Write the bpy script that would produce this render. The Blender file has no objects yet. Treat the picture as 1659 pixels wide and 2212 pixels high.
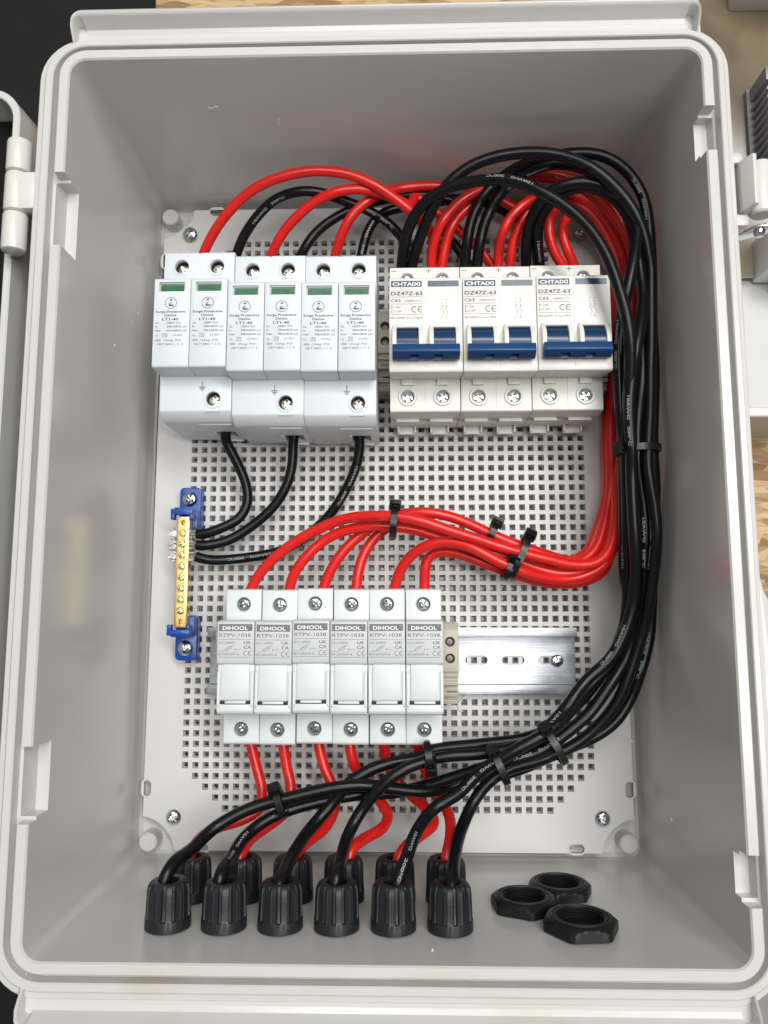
import bpy, bmesh, math, random
from mathutils import Vector, Matrix
random.seed(7)
S = 0.001                                   # everything below is written in millimetres
scene = bpy.context.scene
C = scene.collection

# ------------------------------------------------------------------ camera
CR = ((0.9996666766674045, -0.0005859425421627126, -0.025810699953396316),
      (0.0038355292868594757, 0.9920187090234827, 0.12603241512591698),
      (0.02553084949304688, -0.12608940327687776, 0.9916902934411748))
CP = Vector((9.477, -89.459, 423.347))
cam = bpy.data.objects.new('camera', bpy.data.cameras.new('camera'))
C.objects.link(cam)
cam.matrix_world = Matrix.Translation(CP * S) @ Matrix(CR).transposed().to_4x4()
cam.data.sensor_fit = 'HORIZONTAL'
cam.data.sensor_width = 36.0
cam.data.lens = 36.0 * 1662.0 / 1659.0
cam.data.clip_start = 0.01
cam.data.clip_end = 50
scene.camera = cam

# ------------------------------------------------------------------ light
world = bpy.data.worlds.new('World')
scene.world = world
world.use_nodes = True
wn = world.node_tree.nodes; wl = world.node_tree.links
bg = wn['Background']
tc = wn.new('ShaderNodeTexCoord'); sx = wn.new('ShaderNodeSeparateXYZ')
rp = wn.new('ShaderNodeValToRGB')
wl.new(tc.outputs['Generated'], sx.inputs[0]); wl.new(sx.outputs['Z'], rp.inputs[0])
rp.color_ramp.elements[0].position = 0.0; rp.color_ramp.elements[0].color = (0.14, 0.13, 0.115, 1)
rp.color_ramp.elements[1].position = 0.55; rp.color_ramp.elements[1].color = (0.53, 0.53, 0.515, 1)
# noise blobs added to the world, bright and dark, for metals to reflect
wnz = wn.new('ShaderNodeTexNoise'); wnz.inputs['Scale'].default_value = 3.2; wnz.inputs['Detail'].default_value = 2.0
wl.new(tc.outputs['Generated'], wnz.inputs['Vector'])
wr = wn.new('ShaderNodeValToRGB')
wr.color_ramp.elements[0].position = 0.42; wr.color_ramp.elements[0].color = (0.22, 0.22, 0.22, 1)
wr.color_ramp.elements[1].position = 0.56; wr.color_ramp.elements[1].color = (1.6, 1.6, 1.57, 1)
wl.new(wnz.outputs['Fac'], wr.inputs[0])
wm = wn.new('ShaderNodeMixRGB'); wm.blend_type = 'MULTIPLY'; wm.inputs[0].default_value = 1.0
wl.new(rp.outputs[0], wm.inputs[1]); wl.new(wr.outputs[0], wm.inputs[2])
wl.new(wm.outputs[0], bg.inputs['Color'])
bg.inputs['Strength'].default_value = 0.43

def area(name, loc, target, sx_, sy_, power, col=(1, 1, 1), roll=0.0):
    l = bpy.data.lights.new(name, 'AREA'); l.shape = 'RECTANGLE'; l.size = sx_; l.size_y = sy_
    l.energy = power; l.color = col
    o = bpy.data.objects.new(name, l); C.objects.link(o)
    o.location = loc
    d = Vector(target) - Vector(loc)
    o.rotation_euler = d.to_track_quat('-Z', 'Y').to_euler()
    o.rotation_euler.rotate_axis('Z', roll)
    return o
area('ceiling_light_strip', (0.62, 0.62, 1.9), (0, 0, 0), 1.5, 0.22, 28, (1.0, 0.99, 0.965))
area('ceiling_light_strip', (0.38, -0.15, 1.95), (0, 0, 0), 0.22, 1.5, 17.5, (1.0, 0.985, 0.96))
area('ceiling_light_strip', (-0.35, 0.75, 2.1), (0, 0, 0), 0.22, 1.2, 7, (0.97, 0.99, 1.0))

scene.view_settings.view_transform = 'Standard'
scene.view_settings.look = 'None'
scene.view_settings.exposure = 0.0
scene.view_settings.gamma = 1.0
scene.view_settings.use_curve_mapping = False

# ------------------------------------------------------------------ pixel + height -> point (mm)
def at(u, v, z):
    d = Matrix(CR).transposed() @ Vector(((u - 829.5) / 1662.0, -(v - 1106) / 1662.0, -1.0))
    k = (z - CP.z) / d.z
    return CP + d * k

# ------------------------------------------------------------------ materials
def mat(name, col, rough=0.4, metal=0.0, coat=0.0, spec=0.5, noise=0.0, nscale=60, bump=0.0, bscale=900,
        col2=None, thr=None, aniso=None, sss=0.0, brough=0.0):
    m = bpy.data.materials.new(name); m.use_nodes = True
    n = m.node_tree.nodes; l = m.node_tree.links; b = n['Principled BSDF']
    b.inputs['Base Color'].default_value = (*col, 1)
    b.inputs['Roughness'].default_value = rough
    b.inputs['Metallic'].default_value = metal
    b.inputs['Coat Weight'].default_value = coat
    b.inputs['Specular IOR Level'].default_value = spec
    t = n.new('ShaderNodeTexCoord')
    if noise or col2:
        nz = n.new('ShaderNodeTexNoise'); nz.inputs['Scale'].default_value = nscale; nz.inputs['Detail'].default_value = 6
        l.new(t.outputs['Object'], nz.inputs['Vector'])
        r = n.new('ShaderNodeValToRGB')
        lo, hi = thr if thr else (0.3, 0.7)
        r.color_ramp.elements[0].position = lo; r.color_ramp.elements[1].position = hi
        c2 = col2 if col2 else tuple(c * (1 - noise) for c in col)
        r.color_ramp.elements[0].color = (*col, 1); r.color_ramp.elements[1].color = (*c2, 1)
        l.new(nz.outputs['Fac'], r.inputs[0]); l.new(r.outputs[0], b.inputs['Base Color'])
    if brough:
        nz = n.new('ShaderNodeTexNoise'); nz.inputs['Scale'].default_value = 35; nz.inputs['Detail'].default_value = 5
        l.new(t.outputs['Object'], nz.inputs['Vector'])
        mr = n.new('ShaderNodeMapRange'); mr.inputs['To Min'].default_value = max(0.02, rough - brough); mr.inputs['To Max'].default_value = rough + brough
        l.new(nz.outputs['Fac'], mr.inputs['Value']); l.new(mr.outputs[0], b.inputs['Roughness'])
    if bump:
        nb = n.new('ShaderNodeTexNoise'); nb.inputs['Scale'].default_value = bscale; nb.inputs['Detail'].default_value = 3
        if aniso:
            mp = n.new('ShaderNodeMapping'); mp.inputs['Scale'].default_value = aniso
            l.new(t.outputs['Object'], mp.inputs[0]); l.new(mp.outputs[0], nb.inputs['Vector'])
        else:
            l.new(t.outputs['Object'], nb.inputs['Vector'])
        bp = n.new('ShaderNodeBump'); bp.inputs['Strength'].default_value = bump; bp.inputs['Distance'].default_value = 0.0004
        l.new(nb.outputs['Fac'], bp.inputs['Height']); l.new(bp.outputs[0], b.inputs['Normal'])
    return m

M = {}
M['shell'] = mat('grey_abs', (0.60, 0.59, 0.57), 0.21, noise=0.012, nscale=6, bump=0.03, bscale=22)
M['plate'] = mat('plate_abs', (0.60, 0.595, 0.58), 0.34, noise=0.03, nscale=10, bump=0.10, bscale=700)
M['lid'] = mat('lid_abs', (0.60, 0.60, 0.57), 0.32)
M['hinge'] = mat('hinge_abs', (0.66, 0.65, 0.61), 0.25)
M['spd'] = mat('white_plastic', (0.66, 0.70, 0.74), 0.42, bump=0.10, bscale=2500)
M['brk'] = mat('ivory_plastic', (0.72, 0.71, 0.665), 0.38, bump=0.10, bscale=2200)
M['fuse'] = mat('pale_plastic', (0.66, 0.695, 0.705), 0.40, bump=0.10, bscale=2500)
M['fuse_label'] = mat('pale_plastic_cap', (0.58, 0.60, 0.605), 0.45)
M['beige'] = mat('beige_plastic', (0.44, 0.41, 0.34), 0.5)
M['dark_beige'] = mat('khaki_plastic', (0.36, 0.335, 0.27), 0.5)
M['blue'] = mat('breaker_blue', (0.005, 0.050, 0.155), 0.38, bump=0.15, bscale=1800)
M['blue_dark'] = mat('breaker_blue_barrel', (0.006, 0.036, 0.10), 0.25)
M['navy'] = mat('navy_print', (0.008, 0.025, 0.085), 0.45)
M['navy_tab'] = mat('navy_window', (0.02, 0.06, 0.12), 0.3, noise=0.5, nscale=1500)
M['white_print'] = mat('white_print', (0.85, 0.86, 0.87), 0.5)
M['ink'] = mat('dark_ink', (0.045, 0.045, 0.055), 0.6)
M['grey_ink'] = mat('grey_ink', (0.16, 0.155, 0.155), 0.6)
M['mid_ink'] = mat('mid_ink', (0.075, 0.075, 0.085), 0.6)
M['green'] = mat('green_flag', (0.0, 0.15, 0.04), 0.35, noise=0.5, nscale=300)
M['window_edge'] = mat('window_edge', (0.42, 0.45, 0.44), 0.2)
M['hole'] = mat('hole_dark', (0.012, 0.012, 0.012), 0.6)
M['gap_shade'] = mat('gap_shade_black', (0.02, 0.02, 0.02), 0.7)  # black that stands in for shade inside open gaps
M['chrome'] = mat('zinc_screw', (0.60, 0.64, 0.66), 0.14, 1.0, bump=0.25, bscale=900)
M['nickel'] = mat('nickel_screw', (0.88, 0.84, 0.76), 0.26, 1.0, bump=0.3, bscale=900)
M['steel_dark'] = mat('clamp_metal', (0.13, 0.125, 0.115), 0.4, 0.7)
M['brass'] = mat('brass', (0.82, 0.60, 0.25), 0.30, 1.0, bump=0.25, bscale=1200, aniso=(1, 0.06, 1))
M['brass_screw'] = mat('brass_screw', (0.86, 0.83, 0.42), 0.16, 1.0, bump=0.3, bscale=900)
M['bar_blue'] = mat('support_blue', (0.005, 0.055, 0.30), 0.28, bump=0.1, bscale=1000)
M['red'] = mat('red_silicone', (0.72, 0.014, 0.010), 0.30, noise=0.15, nscale=40, bump=0.10, bscale=700)
M['black'] = mat('black_silicone', (0.0045, 0.005, 0.006), 0.30, spec=0.26, bump=0.10, bscale=600, brough=0.06)
M['wire_white'] = mat('wire_print_white', (0.30, 0.31, 0.32), 0.6)
M['wire_dark'] = mat('wire_print_dark', (0.20, 0.006, 0.006), 0.5)
M['tie'] = mat('black_nylon', (0.008, 0.008, 0.009), 0.30, spec=0.4, bump=0.1, bscale=500)
M['gland'] = mat('gland_nylon', (0.0115, 0.0125, 0.015), 0.42, spec=0.42, bump=0.25, bscale=1500)
M['nut'] = mat('nut_nylon', (0.008, 0.008, 0.009), 0.45, spec=0.3, bump=0.08, bscale=900)
M['strand'] = mat('tinned_strand', (0.30, 0.29, 0.28), 0.35, 1.0)
M['bright_zinc'] = mat('bright_zinc', (0.80, 0.83, 0.84), 0.2, 1.0, bump=0.5, bscale=700)
M['mat_black'] = mat('rubber_mat', (0.0065, 0.0065, 0.007), 0.6, spec=0.2, bump=0.6, bscale=60, noise=0.4, nscale=25)
M['tray'] = mat('tray_plastic', (0.62, 0.62, 0.61), 0.35)
M['tan'] = mat('tan_film', (0.25, 0.195, 0.125), 0.2, noise=0.55, nscale=22)
M['sink'] = mat('anodised_grey', (0.24, 0.24, 0.26), 0.45, 0.3)
M['grey_tray'] = mat('grey_card', (0.25, 0.24, 0.22), 0.6, noise=0.2)
M['lint'] = mat('plastic_shaving', (0.8, 0.8, 0.79), 0.4)

def alu():
    m = bpy.data.materials.new('aluminium_rail'); m.use_nodes = True
    n = m.node_tree.nodes; l = m.node_tree.links; b = n['Principled BSDF']
    b.inputs['Metallic'].default_value = 1.0
    t = n.new('ShaderNodeTexCoord'); mp = n.new('ShaderNodeMapping'); mp.inputs['Scale'].default_value = (0.03, 1, 1)
    nz = n.new('ShaderNodeTexNoise'); nz.inputs['Scale'].default_value = 900; nz.inputs['Detail'].default_value = 5
    l.new(t.outputs['Object'], mp.inputs[0]); l.new(mp.outputs[0], nz.inputs['Vector'])
    n2 = n.new('ShaderNodeTexNoise'); n2.inputs['Scale'].default_value = 55; n2.inputs['Detail'].default_value = 8; n2.inputs['Roughness'].default_value = 0.7
    l.new(t.outputs['Object'], n2.inputs['Vector'])
    r = n.new('ShaderNodeValToRGB'); r.color_ramp.elements[0].position = 0.38; r.color_ramp.elements[1].position = 0.66
    r.color_ramp.elements[0].color = (0.40, 0.41, 0.45, 1); r.color_ramp.elements[1].color = (0.56, 0.585, 0.62, 1)
    l.new(n2.outputs['Fac'], r.inputs[0])
    mx = n.new('ShaderNodeMixRGB'); mx.blend_type = 'MULTIPLY'; mx.inputs[0].default_value = 0.35
    r2 = n.new('ShaderNodeValToRGB'); r2.color_ramp.elements[0].position = 0.35; r2.color_ramp.elements[1].position = 0.6
    r2.color_ramp.elements[0].color = (0.55, 0.55, 0.58, 1)
    l.new(nz.outputs['Fac'], r2.inputs[0]); l.new(r.outputs[0], mx.inputs[1]); l.new(r2.outputs[0], mx.inputs[2])
    l.new(mx.outputs[0], b.inputs['Base Color'])
    mr = n.new('ShaderNodeMapRange'); mr.inputs['To Min'].default_value = 0.32; mr.inputs['To Max'].default_value = 0.6
    l.new(n2.outputs['Fac'], mr.inputs['Value']); l.new(mr.outputs[0], b.inputs['Roughness'])
    bp = n.new('ShaderNodeBump'); bp.inputs['Strength'].default_value = 0.3; bp.inputs['Distance'].default_value = 0.0003
    l.new(nz.outputs['Fac'], bp.inputs['Height']); l.new(bp.outputs[0], b.inputs['Normal'])
    return m
M['alu'] = alu()

def osb():
    m = bpy.data.materials.new('osb_board'); m.use_nodes = True
    n = m.node_tree.nodes; l = m.node_tree.links; b = n['Principled BSDF']
    b.inputs['Roughness'].default_value = 0.65
    t = n.new('ShaderNodeTexCoord')
    wv = n.new('ShaderNodeTexNoise'); wv.inputs['Scale'].default_value = 9; wv.inputs['Detail'].default_value = 3
    l.new(t.outputs['Object'], wv.inputs['Vector'])
    mp = n.new('ShaderNodeMapping'); mp.inputs['Scale'].default_value = (1.0, 3.6, 1); mp.inputs['Rotation'].default_value = (0, 0, 0.25)
    add = n.new('ShaderNodeMixRGB'); add.inputs[0].default_value = 0.04
    l.new(t.outputs['Object'], add.inputs[1]); l.new(wv.outputs['Color'], add.inputs[2])
    l.new(add.outputs[0], mp.inputs[0])
    vo = n.new('ShaderNodeTexVoronoi'); vo.inputs['Scale'].default_value = 75
    l.new(mp.outputs[0], vo.inputs['Vector'])
    r = n.new('ShaderNodeValToRGB')
    e = r.color_ramp.elements
    e[0].position = 0.0; e[0].color = (0.50, 0.33, 0.16, 1); e[1].position = 1.0; e[1].color = (0.62, 0.45, 0.25, 1)
    k = e.new(0.35); k.color = (0.26, 0.14, 0.055, 1); k = e.new(0.6); k.color = (0.56, 0.39, 0.20, 1)
    sp = n.new('ShaderNodeSeparateColor'); l.new(vo.outputs['Color'], sp.inputs[0]); l.new(sp.outputs[0], r.inputs[0])
    mp2 = n.new('ShaderNodeMapping'); mp2.inputs['Scale'].default_value = (0.6, 6, 1)
    l.new(t.outputs['Object'], mp2.inputs[0])
    nz = n.new('ShaderNodeTexNoise'); nz.inputs['Scale'].default_value = 160; nz.inputs['Detail'].default_value = 5
    l.new(mp2.outputs[0], nz.inputs['Vector'])
    r2 = n.new('ShaderNodeValToRGB'); r2.color_ramp.elements[0].position = 0.3; r2.color_ramp.elements[1].position = 0.5
    r2.color_ramp.elements[0].color = (0.45, 0.36, 0.28, 1)
    l.new(nz.outputs['Fac'], r2.inputs[0])
    mx = n.new('ShaderNodeMixRGB'); mx.blend_type = 'MULTIPLY'; mx.inputs[0].default_value = 0.6
    l.new(r.outputs[0], mx.inputs[1]); l.new(r2.outputs[0], mx.inputs[2]); l.new(mx.outputs[0], b.inputs['Base Color'])
    bp = n.new('ShaderNodeBump'); bp.inputs['Strength'].default_value = 0.5; bp.inputs['Distance'].default_value = 0.001
    l.new(sp.outputs[1], bp.inputs['Height']); l.new(bp.outputs[0], b.inputs['Normal'])
    return m
M['osb'] = osb()

def scuffed(m):
    n = m.node_tree.nodes; l = m.node_tree.links; b = n['Principled BSDF']
    t = n.new('ShaderNodeTexCoord'); mp = n.new('ShaderNodeMapping'); mp.inputs['Scale'].default_value = (1, 1, .05)
    nz = n.new('ShaderNodeTexNoise'); nz.inputs['Scale'].default_value = 420; nz.inputs['Detail'].default_value = 3
    l.new(t.outputs['Object'], mp.inputs[0]); l.new(mp.outputs[0], nz.inputs['Vector'])
    n2 = n.new('ShaderNodeTexNoise'); n2.inputs['Scale'].default_value = 9; n2.inputs['Detail'].default_value = 4
    l.new(t.outputs['Object'], n2.inputs['Vector'])
    mu = n.new('ShaderNodeMath'); mu.operation = 'MULTIPLY'; l.new(nz.outputs['Fac'], mu.inputs[0]); l.new(n2.outputs['Fac'], mu.inputs[1])
    mr = n.new('ShaderNodeMapRange'); mr.inputs['From Min'].default_value = .12; mr.inputs['From Max'].default_value = .4
    mr.inputs['To Min'].default_value = .19; mr.inputs['To Max'].default_value = .26
    l.new(mu.outputs[0], mr.inputs['Value']); l.new(mr.outputs[0], b.inputs['Roughness'])
scuffed(M['shell'])

def stained():
    """the shell's plastic with tan stains where the lower rim is dirty"""
    m = M['shell']; n = m.node_tree.nodes; l = m.node_tree.links; b = n['Principled BSDF']
    src = b.inputs['Base Color'].links[0].from_socket
    t = n.new('ShaderNodeTexCoord'); s = n.new('ShaderNodeSeparateXYZ'); l.new(t.outputs['Object'], s.inputs[0])
    mr = n.new('ShaderNodeMapRange'); mr.inputs['From Min'].default_value = -0.2235; mr.inputs['From Max'].default_value = -0.2275
    l.new(s.outputs['Y'], mr.inputs['Value'])
    nz = n.new('ShaderNodeTexNoise'); nz.inputs['Scale'].default_value = 34; nz.inputs['Detail'].default_value = 7
    mp = n.new('ShaderNodeMapping'); mp.inputs['Scale'].default_value = (0.7, 1.8, 1); mp.inputs['Location'].default_value = (0.31, 0.1, 0)
    l.new(t.outputs['Object'], mp.inputs[0]); l.new(mp.outputs[0], nz.inputs['Vector'])
    r = n.new('ShaderNodeValToRGB'); r.color_ramp.elements[0].position = 0.50; r.color_ramp.elements[1].position = 0.74
    r.color_ramp.elements[1].color = (0.42, 0.42, 0.42, 1)
    l.new(nz.outputs['Fac'], r.inputs[0])
    mu = n.new('ShaderNodeMath'); mu.operation = 'MULTIPLY'; l.new(mr.outputs[0], mu.inputs[0]); l.new(r.outputs[0], mu.inputs[1])
    mx = n.new('ShaderNodeMixRGB'); l.new(mu.outputs[0], mx.inputs[0]); l.new(src, mx.inputs[1]); mx.inputs[2].default_value = (0.50, 0.40, 0.26, 1)
    l.new(mx.outputs[0], b.inputs['Base Color'])
stained()

# ------------------------------------------------------------------ mesh builder
_font_cache = {}
def glyphs(s, bold=0.0):
    key = (s, bold)
    if key not in _font_cache:
        cu = bpy.data.curves.new('t', 'FONT'); cu.body = s; cu.size = 1.0; cu.resolution_u = 3; cu.offset = bold
        o = bpy.data.objects.new('t', cu); C.objects.link(o)
        bpy.context.view_layer.update()
        me = bpy.data.meshes.new_from_object(o.evaluated_get(bpy.context.evaluated_depsgraph_get()))
        vs = [(v.co.x, v.co.y) for v in me.vertices]; fs = [tuple(p.vertices) for p in me.polygons]
        bpy.data.objects.remove(o); bpy.data.curves.remove(cu); bpy.data.meshes.remove(me)
        _font_cache[key] = (vs, fs)
    return _font_cache[key]

class MB:
    def __init__(s): s.bm = bmesh.new()
    def _merge(s, b, mi=0):
        vm = {}
        for v in b.verts: vm[v] = s.bm.verts.new(v.co)
        for f in b.faces:
            try:
                nf = s.bm.faces.new([vm[v] for v in f.verts]); nf.material_index = mi or f.material_index; nf.smooth = f.smooth
            except ValueError: pass
        b.free()
    def box(s, x0, x1, y0, y1, z0, z1, bev=0.0, seg=2, mi=0, M4=None):
        b = bmesh.new(); bmesh.ops.create_cube(b, size=1)
        for v in b.verts:
            v.co = Vector(((x0 + x1) / 2 + v.co.x * (x1 - x0), (y0 + y1) / 2 + v.co.y * (y1 - y0), (z0 + z1) / 2 + v.co.z * (z1 - z0)))
        if bev: bmesh.ops.bevel(b, geom=b.edges[:], offset=bev, segments=seg, affect='EDGES', profile=0.5, clamp_overlap=True)
        if M4: bmesh.ops.transform(b, matrix=M4, verts=b.verts)
        s._merge(b, mi); return s
    def prism(s, prof, x0, x1, axis='x', bev=0.0, seg=2, mi=0, ang=20):
        """prof: closed outline; axis x -> (y,z), axis z -> (x,y), axis y -> (x,z)"""
        b = bmesh.new()
        def p3(q, t):
            return {'x': (t, q[0], q[1]), 'z': (q[0], q[1], t), 'y': (q[0], t, q[1])}[axis]
        a = [b.verts.new(p3(q, x0)) for q in prof]; c = [b.verts.new(p3(q, x1)) for q in prof]
        n = len(prof)
        b.faces.new(a); b.faces.new(c[::-1])
        for i in range(n): b.faces.new((a[i], c[i], c[(i + 1) % n], a[(i + 1) % n]))
        bmesh.ops.recalc_face_normals(b, faces=b.faces)
        if bev:
            ed = [e for e in b.edges if e.is_manifold and e.calc_face_angle(0) > math.radians(ang)]
            bmesh.ops.bevel(b, geom=ed, offset=bev, segments=seg, affect='EDGES', profile=0.5, clamp_overlap=True)
        s._merge(b, mi); return s
    def lathe(s, prof, c=(0, 0, 0), axis='z', n=32, mi=0, a0=0, a1=2 * math.pi, flip=False):
        """prof: list of (r, h)"""
        full = abs(a1 - a0 - 2 * math.pi) < 1e-6
        k = n if full else n + 1
        rings = []
        for r, h in prof:
            if r < .02: r = 0.0
            ring = []
            for i in range(k):
                t = a0 + (a1 - a0) * i / n
                p = {'z': (r * math.cos(t), r * math.sin(t), h), 'x': (h, r * math.cos(t), r * math.sin(t)), 'y': (r * math.sin(t), h, r * math.cos(t))}[axis]
                ring.append(s.bm.verts.new(Vector(p) + Vector(c)))
            rings.append(ring)
        for a, b in zip(rings, rings[1:]):
            for i in range(k if full else k - 1):
                f = s.bm.faces.new((a[i], a[(i + 1) % k], b[(i + 1) % k], b[i])); f.material_index = mi
        return s, rings
    def cyl(s, c, r, h0, h1, axis='z', n=24, mi=0, bev=0.0):
        if bev: pr = [(0.001, h0), (r, h0), (r, h1 - bev), (r - bev * .3, h1 - bev * .3), (r - bev, h1), (0.001, h1)]
        else: pr = [(0.001, h0), (r, h0), (r, h1), (0.001, h1)]
        s.lathe(pr, c, axis, n, mi); return s
    def loft(s, rings, closed=True, mi=0, cap0=False, cap1=False):
        vr = [[s.bm.verts.new(p) for p in r] for r in rings]
        n = len(vr[0])
        for a, b in zip(vr, vr[1:]):
            for i in range(n if closed else n - 1):
                f = s.bm.faces.new((a[i], a[(i + 1) % n], b[(i + 1) % n], b[i])); f.material_index = mi
        if cap0: s.bm.faces.new(vr[0][::-1]).material_index = mi
        if cap1: s.bm.faces.new(vr[-1]).material_index = mi
        return vr
    def quad(s, pts, mi=0):
        s.bm.faces.new([s.bm.verts.new(p) for p in pts]).material_index = mi; return s
    def rect(s, x0, x1, y0, y1, z, mi=0): return s.quad([(x0, y0, z), (x1, y0, z), (x1, y1, z), (x0, y1, z)], mi)
    def line(s, x0, y0, x1, y1, w, z, mi=0):
        d = Vector((x1 - x0, y1 - y0)); d.normalize(); p = Vector((-d.y, d.x)) * w / 2
        return s.quad([(x0 + p.x, y0 + p.y, z), (x0 - p.x, y0 - p.y, z), (x1 - p.x, y1 - p.y, z), (x1 + p.x, y1 + p.y, z)], mi)
    def arc(s, cx, cy, r, w, a0, a1, z, n=24, mi=0):
        pts = [(math.radians(a0 + (a1 - a0) * i / n)) for i in range(n + 1)]
        for t, u in zip(pts, pts[1:]):
            s.quad([(cx + (r - w / 2) * math.cos(t), cy + (r - w / 2) * math.sin(t), z), (cx + (r + w / 2) * math.cos(t), cy + (r + w / 2) * math.sin(t), z),
                    (cx + (r + w / 2) * math.cos(u), cy + (r + w / 2) * math.sin(u), z), (cx + (r - w / 2) * math.cos(u), cy + (r - w / 2) * math.sin(u), z)], mi)
        return s
    def text(s, st, x, y, h, z, w=None, al='L', bold=0.0, mi=0, rot=0):
        """cap height h; baseline y; fitted to width w when given"""
        vs, fs = glyphs(st, bold)
        x0 = min(v[0] for v in vs); x1 = max(v[0] for v in vs)
        k = h / 0.73; kx = (w / (x1 - x0)) if w else k
        W = (x1 - x0) * kx
        ox = {'L': 0, 'C': -W / 2, 'R': -W}[al]
        ca, sa = math.cos(rot), math.sin(rot)
        nv = []
        for a, b in vs:
            px, py = (a - x0) * kx + ox, b * k
            nv.append(s.bm.verts.new((x + px * ca - py * sa, y + px * sa + py * ca, z)))
        for f in fs:
            try: s.bm.faces.new([nv[i] for i in f]).material_index = mi
            except ValueError: pass
        return s
    def build(s, name, m, parent=None, loc=None, smooth=30):
        bm = s.bm
        bmesh.ops.remove_doubles(bm, verts=bm.verts, dist=1e-4)
        bmesh.ops.scale(bm, vec=(S, S, S), verts=bm.verts)
        me = bpy.data.meshes.new(name); bm.to_mesh(me); bm.free()
        for x in (m if isinstance(m, (list, tuple)) else [m]): me.materials.append(M[x])
        o = bpy.data.objects.new(name, me); C.objects.link(o)
        if parent: o.parent = parent
        if loc: o.location = Vector(loc) * S
        if smooth:
            for p in me.polygons: p.use_smooth = True
            me.set_sharp_from_angle(angle=math.radians(smooth))
        return o
    def recalc(s): bmesh.ops.recalc_face_normals(s.bm, faces=s.bm.faces); return s

def carve(o, cutter_mb, smooth=30):
    """cut the cutter out of o's mesh for good"""
    cutter_mb.recalc()
    c = cutter_mb.build('cutter', 'hole', smooth=None)
    c.parent = o.parent; c.location = o.location
    md = o.modifiers.new('b', 'BOOLEAN'); md.operation = 'DIFFERENCE'; md.object = c; md.solver = 'EXACT'; md.use_self = True
    bpy.context.view_layer.update()
    me = bpy.data.meshes.new_from_object(o.evaluated_get(bpy.context.evaluated_depsgraph_get()))
    o.modifiers.clear(); old = o.data; me.name = o.name
    mats = [m for m in old.materials]
    o.data = me; bpy.data.meshes.remove(old)
    me.materials.clear()
    for m in mats: me.materials.append(m)
    cm = c.data; bpy.data.objects.remove(c); bpy.data.meshes.remove(cm)
    for p in me.polygons:
        p.use_smooth = True
        if p.material_index >= len(mats): p.material_index = 0
    me.set_sharp_from_angle(angle=math.radians(smooth))
    return o

def tag(o, label=None, cat=None, group=None, kind=None):
    if label: o['label'] = label
    if cat: o['category'] = cat
    if group: o['group'] = group
    if kind: o['kind'] = kind
    return o
def thing(name, label, cat, loc=(0, 0, 0), group=None, rz=0.0):
    o = bpy.data.objects.new(name, None); C.objects.link(o)
    o.empty_display_size = 0.01
    o.location = Vector(loc) * S; o.rotation_euler = (0, 0, rz)
    return tag(o, label, cat, group)
def copy_tree(o, parent=None):
    c = o.copy(); C.objects.link(c); c.parent = parent
    for ch in list(o.children): copy_tree(ch, c)
    return c

def rrect(x0, x1, y0, y1, r, z, n=8):
    out = []
    for cx, cy, a in ((x1 - r, y1 - r, 0), (x0 + r, y1 - r, 90), (x0 + r, y0 + r, 180), (x1 - r, y0 + r, 270)):
        for i in range(n + 1):
            t = math.radians(a + 90 * i / n)
            out.append((cx + r * math.cos(t), cy + r * math.sin(t), z))
    return out

# ------------------------------------------------------------------ bench (the setting)
bench = MB().box(-900, 900, -900, 900, -40, -14.2).build('bench', 'osb', smooth=None)
tag(bench, kind='structure')
mt = MB()
random.seed(3)
edge = [(-146 + random.uniform(-.6, .6), y) for y in range(-860, 861, 20)]
mt.prism([(-880, -860)] + edge + [(-880, 860)], -14.2, -11.5, axis='z', bev=0.8)
tag(mt.build('rubber_mat', 'mat_black'), 'black rubber mat on the bench, left of the grey enclosure', 'mat')

# ------------------------------------------------------------------ enclosure
enc = thing('electrical_enclosure', 'light grey plastic enclosure standing open, holding the breakers, fuses and wiring', 'enclosure', (0, 0, -14))
def E0(mb, name, m, parent=enc, smooth=30):
    bmesh.ops.translate(mb.bm, vec=(0, 0, 14), verts=mb.bm.verts)
    return mb.build(name, m, parent, smooth=smooth)
BX0, BX1, BY0, BY1 = -135.3, 134.9, -220.6, 147.9
b = MB()
# (offset, z, corner radius, extra room on the top and right sides)
prof = [(-6, -11, 4, 0), (-2.5, -10.6, 5, 0), (-.7, -9.0, 5, 0), (0, -6, 6, 0), (0, 0, 6, 0), (2.0, 107.5, 6.5, 2.0), (2.1, 110.6, 7, 2.1),
        (2.2, 113.2, 7.2, 2.2), (2.8, 114.0, 7.8, 2.2), (6.4, 114.0, 11.4, 2.2), (6.9, 113.5, 11.9, 2.2), (7.0, 107.4, 12, 2.2), (9.9, 107.4, 14.6, 1.6),
        (10.0, 112.6, 14.7, 1.6), (10.5, 113.1, 15.2, 1.5), (13.0, 113.1, 17, 1.0), (13.5, 112.6, 17.4, 1), (13.6, 110.9, 17.5, .8), (16.6, 110.5, 19.6, .3),
        (17.1, 109.9, 19.9, .3), (17.1, 103.5, 19.9, .3), (14.5, 101, 17, 0), (12.6, 92, 15, 0), (9, 70, 12, 0), (6, -11, 9, 0), (4, -14, 7, 0)]
rings = [rrect(BX0 - o, BX1 + o + e_, BY0 - o, BY1 + o + e_ * 1.15, max(r, 1), z, 9) for o, z, r, e_ in prof]
vr = b.loft(rings)
b.bm.faces.new(vr[0]); b.bm.faces.new(vr[-1][::-1])
b.recalc()
body = E0(b, 'body', 'shell', smooth=24)
cut = MB()
cut.prism([(BX0 + 6, 99), (BX0 - 7.0, 99), (BX0 - 9.25, 112), (BX0 - 9.25, 130), (BX0 + 6, 130)], 66, 98, axis='y')
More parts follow.
